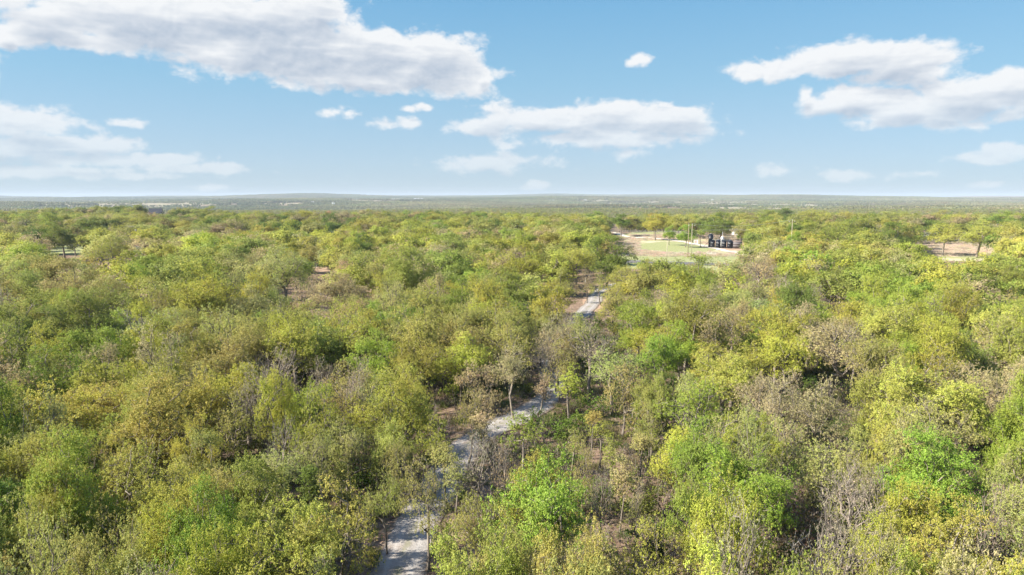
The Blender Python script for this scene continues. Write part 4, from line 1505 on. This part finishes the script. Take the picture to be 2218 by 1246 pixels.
def pole(u, vb, vt, label, arm=True, transformer=False, r=0.17, mat=None, rz=0.3, h=None):
    x, y = at_z(u, vb)
    z = gzf(x, y)
    if h is None:
        h = z_at(vt, y) - z
    e_ = empty('utility_pole', (x, y, z - 0.1), rz)
    tag(e_, label, 'utility pole', 'utility poles')
    r *= 0.62
    m_ = MB(); m_.tube((0, 0, 0), (0, 0, h), r, r * 0.62, 10); m_.build('shaft', mat or M_POLE, e_, smooth=True)
    if arm:
        a = MB(); a.box((0, 0.19, h - 0.55), (2.6, 0.12, 0.14)); a.tube((-0.8, 0.16, h - 0.6), (0, 0.16, h - 1.4), 0.025, n=5); a.tube((0.8, 0.16, h - 0.6), (0, 0.16, h - 1.4), 0.025, n=5)
        a.build('crossarm', M_POLE, e_)
        for dx in (-1.2, 0, 1.2):
            i_ = MB(); zz = h - 0.48 if dx else h
            i_.lathe([(0.03, 0), (0.10, 0.05), (0.06, 0.10), (0.11, 0.14), (0.06, 0.2), (0.09, 0.24), (0.03, 0.3)], (dx, 0.19 if dx else 0, zz), 8)
            i_.build('insulator', M_CER, e_)
    if transformer:
        t_ = MB(); t_.lathe([(0.34, 0), (0.38, 0.06), (0.38, 0.95), (0.28, 1.08), (0.08, 1.12)], (-0.62, 0, h - 2.6), 14)
        t_.box((-0.25, 0, h - 2.0), (0.3, 0.1, 0.12)); t_.tube((-0.7, 0, h - 1.5), (-0.7, 0, h - 1.15), 0.05, n=6)
        t_.build('transformer', M_GREYM, e_, smooth=False)
    return (x, y, z, h, rz)


def cable(P, Q, label, sag=0.9, r=0.028):
    m_ = MB(); n = 14; pts = []
    for i in range(n + 1):
        f = i / n
        pts.append(Vector(P).lerp(Vector(Q), f) - Vector((0, 0, sag * 4 * f * (1 - f))))
    org = pts[0].copy(); pts = [p - org for p in pts]
    for a, b in zip(pts, pts[1:]):
        m_.tube(a, b, r, n=4, cap=False)
    o = m_.build('power_cable', M_WIRE, None, loc=org)
    tag(o, label, 'cable', 'power line cables')


LA = []
spec = [(-120, 516, 'pole', False), (298, 527, 'weathered utility pole with grey transformer near the highway on the far left', True),
        (607, 533, 'utility pole with white insulators in the oaks across the highway', False), (888, 536, 'utility pole sunk among oaks behind the shaded roadside row', False),
        (1160, 537, 'utility pole just behind the bright green oak across the highway', False), (1390, 535, '', False), (1585, 531, 'short utility pole standing in front of the black tanks', False),
        (1850, 534, 'utility pole behind the golden oak with a pale dead limb', False), (2180, 545, 'utility pole in the oaks past the straw pasture', False)]
for u, vb, lab, tr_ in spec:
    if lab and lab != 'pole':
        LA.append(pole(u, vb, None, lab, True, tr_, 0.16, h=8.0 if u != 1585 else 7.4, rz=-0.25))
    else:
        x, y = at_z(u, vb); LA.append((x, y, gzf(x, y), 8.0, -0.25))
LA = [LA[0]] + [p for i, p in enumerate(LA) if i not in (0, 5)]
where = ['left of the transformer pole', 'right of the transformer pole', 'over the roadside oaks', 'above the broad oaks by the highway', 'over the straw field to the tank pole', 'right of the black tanks', 'over the straw pasture']
for i in range(len(LA) - 1):
    for k, dx in enumerate((-1.2, 0, 1.2)):
        ends = []
        for p in (LA[i], LA[i + 1]):
            c_, s_ = math.cos(p[4]), math.sin(p[4])
            ends.append((p[0] + dx * c_ - 0.19 * s_ * (dx != 0), p[1] + dx * s_ + 0.19 * c_ * (dx != 0), p[2] + p[3] - (0.2 if dx else -0.25)))
        cable(ends[0], ends[1], f"{('rear', 'upper middle', 'front')[k]} pale power cable {where[i]}", 1.1, 0.034)
B1 = pole(1490, 552, 483, 'tall brown pole, left of the twin poles in the straw field', False, r=0.19)
B2 = pole(1497, 560, 486, 'tall pale pole, right of the twin poles in the straw field', True, r=0.19, mat=M_POLEL)
B3 = pole(1712, 562, 477, 'tall bare pole rising from the oaks right of the tanks', True, r=0.19, mat=M_POLEL)
pole(1444, 570, 521, 'pale yellowish pole on the near verge of the highway', False, r=0.20, mat=M_POLEL)
pole(1417, 516, 464, 'tall brown pole at the top of the straw field', True, r=0.2)
pole(1375, 487, 461, 'thin distant pole beside the dark green tree by the track', True, r=0.18)
pole(50, 541, 515, 'thin grey pole among olive oaks on the far left', False, r=0.12, mat=M_GREYM)
pole(169, 526, 504, 'thin pole beside the umbrella-shaped oak', False, r=0.12, mat=M_POLEL)
cable((B2[0], B2[1], B2[2] + B2[3] + .2), (B3[0], B3[1], B3[2] + B3[3] + .2), 'long pale cable from the twin poles to the tall bare pole', 1.5, 0.03)

# black tank battery
TB = at_z(1560, 537)
tdir = np.array([1.0, -0.42]); tdir /= np.hypot(*tdir); tn_ = np.array([-tdir[1], tdir[0]])


def tank(cx, cy_, r, h, mat, label, top='cone', panel=True, cat='tank', group='black storage tanks'):
    z = gzf(cx, cy_)
    e_ = empty('storage_tank', (cx, cy_, z), math.atan2(-cy_, -cx) + math.pi / 2)
    tag(e_, label, cat, group); e_.scale = (SC,) * 3
    b_ = MB(); b_.lathe([(r, 0), (r, h * 0.32), (r * 1.012, h * 0.325), (r * 1.012, h * 0.34), (r, h * 0.345), (r, h * 0.64), (r * 1.012, h * 0.645), (r * 1.012, h * 0.66), (r, h * 0.665), (r, h)], n=28)
    b_.build('shell', mat, e_, smooth=True)
    l_ = MB(); l_.lathe([(r * 1.03, h), (r * 1.03, h + 0.08), (r * 0.35, h + 0.42), (0.3, h + 0.46)], n=28)
    l_.build('lid', mat if mat is M_BLACK else M_RUST, e_)
    hch = MB(); hch.lathe([(0.28, h + 0.4), (0.28, h + 0.66), (0.1, h + 0.72)], n=10); hch.build('hatch', M_GREYM, e_)
    if panel:
        p_ = MB(); p_.box((0, -r - 0.02, h * 0.70), (0.34, 0.04, 0.28)); p_.build('label_plate', M_WHITE, e_)
        v_ = MB(); v_.tube((0.5, -r + 0.05, 0.3), (0.5, -r - 0.35, 0.3), 0.08, n=8); v_.build('outlet_pipe', M_GREYM, e_)


for k, lab in enumerate(('first black storage tank, next to the white box', 'second black storage tank from the white box, under the catwalk',
                         'third black storage tank, below the white separator', 'fourth black storage tank, nearest the short utility pole')):
    q = np.array(TB) + tdir * SC * (-4.6 + k * 3.3)
    tank(q[0], q[1], 1.5, 4.4, M_BLACK, lab)
q = np.array(TB) + tdir * SC * -6.2 + tn_ * SC * 5.0
tank(q[0], q[1], 1.35, 7.6, M_BLACK, 'tallest black tank, rising behind the row of black tanks', panel=False)
q = np.array(TB) + tdir * SC * 8.6 + tn_ * SC * 3.0
tank(q[0], q[1], 3.6, 4.0, plain('grey_brown_steel', (0.16, 0.14, 0.14), 0.6), 'wide grey-brown tank with a rusty lid right of the black tanks', panel=False, group='black storage tanks')
# catwalk in front of the row
e_ = empty('catwalk', (TB[0], TB[1], gzf(*TB)), math.atan2(tdir[1], tdir[0]))
tag(e_, 'dark steel catwalk with railing along the tops of the black tanks', 'catwalk'); e_.scale = (SC,) * 3
m_ = MB(); m_.box((0.4, 2.2, 3.95), (13.6, 0.9, 0.08))
for x in (-6, -2, 2, 6.6): m_.tube((x, 1.85, 0), (x, 1.85, 3.9), 0.06, n=6)
m_.build('walkway', M_DSTEEL, e_)
m_ = MB()
for dy in (1.78, 2.62):
    for zz in (4.5, 5.0): m_.tube((-6.4, dy, zz), (7.2, dy, zz), 0.035, n=5)
    for i in range(12): m_.tube((-6.4 + i * 13.6 / 11, dy, 3.95), (-6.4 + i * 13.6 / 11, dy, 5.0), 0.03, n=5)
m_.build('railing', M_DSTEEL, e_)
m_ = MB()
for i in range(12): m_.box((-7.0 - i * 0.26, 2.2, 3.8 - i * 0.32), (0.28, 0.8, 0.05))
m_.tube((-6.4, 1.8, 3.95), (-10.1, 1.8, 0.1), 0.06, n=5); m_.tube((-6.4, 2.6, 3.95), (-10.1, 2.6, 0.1), 0.06, n=5)
m_.build('stair', M_DSTEEL, e_)
# separator
q = np.array(TB) + tdir * SC * 0.2 + tn_ * SC * 8.0
e_ = empty('separator_vessel', (q[0], q[1], gzf(*q)))
tag(e_, 'white upright separator vessel with a thin stack behind the black tanks', 'vessel'); e_.scale = (SC,) * 3
m_ = MB(); m_.lathe([(0.75, 0), (0.75, 0.6), (0.95, 0.8), (0.95, 5.6), (0.8, 6.1), (0.4, 6.45), (0.1, 6.5)], n=22); m_.build('vessel', M_WHITE, e_, smooth=True)
m_ = MB(); m_.tube((0.9, 0, 1.0), (0.9 + 0.2, 0, 1.0), 0.2); m_.tube((0.1, 0, 6.3), (0.1, 0, 9.0), 0.16, n=10); m_.lathe([(0.16, 9.0), (0.32, 9.05), (0.05, 9.3)], (0.1, 0, 0), 10); m_.build('stack', M_GREYM, e_)
m_ = MB(); m_.lathe([(1.25, 4.6), (1.25, 4.7), (0.9, 4.7)], n=22)
for i in range(10):
    a = i * 0.628; m_.tube((1.2 * math.cos(a), 1.2 * math.sin(a), 4.7), (1.2 * math.cos(a), 1.2 * math.sin(a), 5.6), 0.03, n=4)
m_.build('platform', M_GREYM, e_)


def cabinet(u, vb, w, d, h, label, panel):
    x, y = at_z(u, vb); z = gzf(x, y)
    e_ = empty('equipment_cabinet', (x, y, z), -0.2)
    tag(e_, label, 'cabinet'); e_.scale = (SC,) * 3
    m_ = MB(); m_.box((0, 0, h / 2 + 0.15), (w, d, h)); m_.box((0, 0, h + 0.19), (w + .14, d + .14, 0.08)); m_.build('housing', M_WHITE, e_)
    m_ = MB(); m_.box((0.0, -d / 2 - 0.015, h / 2 + 0.15), (w * 0.55, 0.03, h * 0.8)); m_.build('door', panel, e_)
    m_ = MB(); m_.box((0, 0, 0.06), (w + .3, d + .3, 0.18)); m_.build('base', M_GREYM, e_)


cabinet(1507, 528, 2.6, 1.4, 2.2, 'white equipment cabinet with a faded panel in the straw grass', M_PINK)
cabinet(1537, 524, 0.9, 0.7, 1.3, 'small white box left of the black tanks', M_GREYM)


def building(u, vb, w, d, h, rh, label, wall, roof, name='house', rz=0.0, wins=4, cat='building', door=True, z=None, y=None):
    if y is None:
        x, y, zz = hit(u, vb)
    else:
        x = (u - 1109) / F * y; zz = gzf(x, y)
    e_ = empty(name, (x, y, zz), rz)
    tag(e_, label, cat); e_.scale = (SC,) * 3
    m_ = MB(); hw2, hd = w / 2, d / 2
    m_.add([(-hw2, -hd, 0), (hw2, -hd, 0), (hw2, hd, 0), (-hw2, hd, 0), (-hw2, -hd, h), (hw2, -hd, h), (hw2, hd, h), (-hw2, hd, h), (-hw2, 0, h + rh), (hw2, 0, h + rh)],
           [(0, 1, 5, 4), (2, 3, 7, 6), (1, 2, 6, 9, 5), (3, 0, 4, 8, 7), (0, 3, 2, 1)])
    m_.build('wall', wall, e_)
    r_ = MB(); ov = 0.4; t_ = 0.18; sl = rh / hd
    for sg in (-1, 1):
        yo = sg * (hd + ov); zo = h - ov * sl
        vs = [(-hw2 - ov, yo, zo), (hw2 + ov, yo, zo), (hw2 + ov, 0, h + rh), (-hw2 - ov, 0, h + rh)]
        vs += [(a, b, c + t_) for a, b, c in vs]
        vs = [(a, b, c + 0.03) for a, b, c in vs]
        f = [(0, 1, 2, 3), (7, 6, 5, 4), (0, 4, 5, 1), (1, 5, 6, 2), (2, 6, 7, 3), (3, 7, 4, 0)]
        r_.add(vs, f)
    r_.build('roof', roof, e_)
    for i in range(wins):
        xx = -hw2 + w * (i + 0.5) / wins
        if door and i == wins // 2:
            dm = MB(); dm.box((xx, -hd - 0.02, 1.05), (1.0, 0.05, 2.1)); dm.build('door', M_WOODB, e_)
        else:
            wm = MB(); wm.box((xx, -hd - 0.02, min(1.6, h * .6)), (1.2, 0.05, 1.0)); wm.build('window', M_GLASS, e_)
    return e_


building(1609, 509, 16, 9, 3.6, 1.5, 'long white building half hidden by oaks behind the black tanks', M_WHITE, M_ROOFW, 'farm_building', -0.1, 5)
tr = building(2003, 520, 10.5, 4.0, 2.9, 0.6, 'white trailer home at the edge of the straw pasture', M_WHITE, M_ROOFW, 'trailer_home', -0.15, 4, 'trailer')
m_ = MB(); m_.box((-6.6, -0.4, 2.7), (2.8, 3.6, 0.12))
for a in (-7.8, -5.5):
    for b in (-2.0, 1.2): m_.tube((a, b, 0), (a, b, 2.7), 0.09, n=6)
m_.box((-6.6, -0.4, 0.3), (2.6, 3.2, 0.14)); m_.build('porch', M_WOODB, tr)
# big house with dark roofs on the far rise
hs = building(342, 0, 13, 10, 6.6, 5.4, 'large pale house with steep dark roofs on the far wooded rise', M_BRICK, M_DROOF, 'country_house', 0.25, 4, 'house', y=575.0)
for (cx, cy2, w_, d_, h_, rh_) in ((-6.3, -3.4, 5, 7, 5.2, 3.2), (6.0, -2.6, 4.6, 6, 5.0, 3.0)):
    m_ = MB(); hw2 = w_ / 2; y0, y1 = cy2 - d_ / 2, cy2 + d_ / 2
    m_.add([(cx - hw2, y0, 0), (cx + hw2, y0, 0), (cx + hw2, y1, 0), (cx - hw2, y1, 0), (cx - hw2, y0, h_), (cx + hw2, y0, h_), (cx + hw2, y1, h_), (cx - hw2, y1, h_), (cx, y0, h_ + rh_), (cx, y1, h_ + rh_)],
           [(0, 1, 5, 8, 4), (2, 3, 7, 9, 6), (1, 2, 6, 5), (3, 0, 4, 7)])
    m_.build('wing', M_WHITE, hs)
    r_ = MB()
    for sg in (-1, 1):
        vs = [(cx + sg * (hw2 + .4), y0 - .4, h_ - .4), (cx + sg * (hw2 + .4), y1 + .4, h_ - .4), (cx, y1 + .4, h_ + rh_ + .05), (cx, y0 - .4, h_ + rh_ + .05)]
        vs += [(a, b, c + .2) for a, b, c in vs]
        r_.add(vs, [(0, 1, 2, 3), (7, 6, 5, 4), (0, 4, 5, 1), (1, 5, 6, 2), (2, 6, 7, 3), (3, 7, 4, 0)])
    r_.build('roof', M_DROOF, hs)
m_ = MB(); m_.box((5.2, 1.5, 10.4), (1.1, 1.1, 6.0)); m_.box((5.2, 1.5, 13.5), (1.3, 1.3, 0.2)); m_.build('chimney', M_BRICK, hs)

# distant pale buildings in the valley
FARB = [(907, 433.0, 95, 22, 7, 'long pale shed on the skyline, widest of the far buildings'), (857, 434.5, 60, 18, 6, 'low tan shed left of the long pale skyline shed'),
        (677, 441, 20, 10, 5, 'tiny white house left of the far white silos'), (850, 442, 24, 12, 5, 'tiny white house under the low tan shed'),
        (1195, 437, 40, 14, 6, 'white farm shed at the foot of the far ridge'), (1543, 436, 16, 10, 7, 'tiny white barn on the far pink hillside'),
        (1268, 436, 24, 12, 5, 'small white house below the far ridge'), (949, 441, 14, 9, 4, 'smallest white cottage in the far olive woods'),
        (1765, 438, 26, 12, 5, 'small white farmhouse on the far right slope')]
for u, v, w_, d_, h_, lab in FARB:
    x, y, z = hit(u, v)
    b_ = building(u, v, w_, d_, h_ + 5, h_ * 0.4, lab, M_WHITE, M_ROOFW, 'farm_shed' if w_ > 30 else 'farm_house', 0.0, max(2, min(6, int(w_ / 8))), 'building')
x, y, z = hit(722, 447)
for k, dx in enumerate((-1.1, 1.1)):
    e_ = empty('silo', (x + dx * y / 900, y, z)); tag(e_, ('left of the two white silos rising from the far woods', 'right of the two white silos rising from the far woods')[k], 'silo', 'far white silos')
    hh = z_at(438.5, y) - z
    m_ = MB(); m_.lathe([(0.8 * y / 1500, 0), (0.8 * y / 1500, hh * 0.93)], n=16); m_.build('shell', M_WHITE, e_, smooth=True)
    m_ = MB(); m_.lathe([(0.85 * y / 1500, hh * 0.93), (0.2, hh)], n=16); m_.build('cap', M_ROOFW, e_)

# roadside sign
x, y = at_z(201, 530)
e_ = empty('roadside_sign', (x, y, gzf(x, y)), -0.2)
hs_ = (z_at(513.5, y) - gzf(x, y)) / SC; e_.scale = (SC,) * 3
tag(e_, 'roadside sign with an orange-red top board over a pale board', 'sign')
m_ = MB(); m_.tube((-0.7, 0, 0), (-0.7, 0, hs_), 0.07, n=6); m_.tube((0.7, 0, 0), (0.7, 0, hs_), 0.07, n=6); m_.build('post', M_GREYM, e_)
m_ = MB(); m_.box((0, -0.1, hs_ - 0.75), (2.1, 0.08, 1.4)); m_.build('top_board', M_ORANGE, e_)
m_ = MB(); m_.box((0.1, -0.1, hs_ - 2.2), (1.7, 0.08, 1.3)); m_.build('lower_board', M_ROOFW, e_)

# white pipe gate by the track
x, y = at_z(1541, 553)
e_ = empty('pipe_gate', (x, y, gzf(x, y)), -0.15)
tag(e_, 'white pipe rail gate beside the dirt track in the straw field', 'gate'); e_.scale = (SC,) * 3
m_ = MB()
for zz in (0.45, 0.85, 1.25): m_.tube((-2.2, 0, zz), (2.2, 0, zz), 0.05, n=6)
m_.build('rails', M_WHITE, e_)
for xx in (-2.2, 0, 2.2):
    m_ = MB(); m_.tube((xx, 0, 0), (xx, 0, 1.45), 0.08, n=8); m_.build('post', M_WHITE, e_)

# markers at the top of the driveway
for (u, vb, hh, lab) in ((1268, 613, 1.9, 'white marker post beside the gravel bend'), (1299, 636, 1.2, 'short pale survey stake at the top of the gravel'), (685, 583, 1.6, 'pale stake on the red dirt patch')):
    x, y = at_z(u, vb); e_ = empty('marker_post', (x, y, gzf(x, y))); e_.scale = (SC,) * 3; tag(e_, lab, 'post')
    m_ = MB(); m_.tube((0, 0, 0), (0, 0, hh), 0.09, n=8); m_.build('post', M_WHITE, e_)
    m_ = MB(); m_.lathe([(0.11, hh), (0.11, hh + 0.06), (0.03, hh + 0.1)], n=8); m_.build('cap', M_GREYM, e_)

# white car behind the roadside oaks
x, y = at_z(766, 549)
e_ = empty('parked_car', (x, y, gzf(x, y)), -0.25)
tag(e_, 'white parked car glimpsed behind the shaded roadside oaks', 'car')
m_ = MB()
prof = [(-2.2, .35), (-2.2, .85), (-1.9, 1.0), (-1.45, 1.02), (-0.95, 1.5), (0.55, 1.52), (1.15, 1.02), (2.05, .88), (2.25, .62), (2.25, .35)]
n_ = len(prof); vs = [(a, -0.88 + (0.12 if b > 1.2 else 0), b) for a, b in prof] + [(a, 0.88 - (0.12 if b > 1.2 else 0), b) for a, b in prof]
m_.add(vs, [tuple(range(n_)), tuple(range(2 * n_ - 1, n_ - 1, -1))] + [((i + 1) % n_, i, n_ + i, n_ + (i + 1) % n_) for i in range(n_)])
m_.build('body', M_WHITE, e_)
m_ = MB()
for sg in (-1, 1):
    m_.add([(-1.25, sg * 0.86, 1.08), (0.95, sg * 0.86, 1.08), (0.5, sg * 0.79, 1.42), (-0.92, sg * 0.79, 1.42)], [(0, 1, 2, 3)])
m_.build('window', M_GLASS, e_)
for a in (-1.4, 1.45):
    for sg in (-1, 1):
        m_ = MB(); m_.tube((a, sg * 0.72, 0.33), (a, sg * 0.93, 0.33), 0.33, n=16); m_.build('wheel', M_DSTEEL, e_)

# ------------------------------------------------------------------ air
m = bpy.data.materials.new('pale_air'); m.use_nodes = True; t = NT(m.node_tree)
pv = t.n('ShaderNodeVolumePrincipled', ins={'Color': (0.69, 0.79, 0.91, 1), 'Density': 9.0e-5, 'Anisotropy': 0.0})
t.n('ShaderNodeOutputMaterial', ins={1: pv.outputs[0]})
zmin, zmax = float(GZ.min()) - 1.0, float(GZ.max()) + 13.0
m_ = MB(); m_.box((0, 0, (zmin + zmax) / 2), (25300, 25300, zmax - zmin))
tag(m_.build('haze', m), 'pale blue haze over the far valley', None, None, 'stuff')
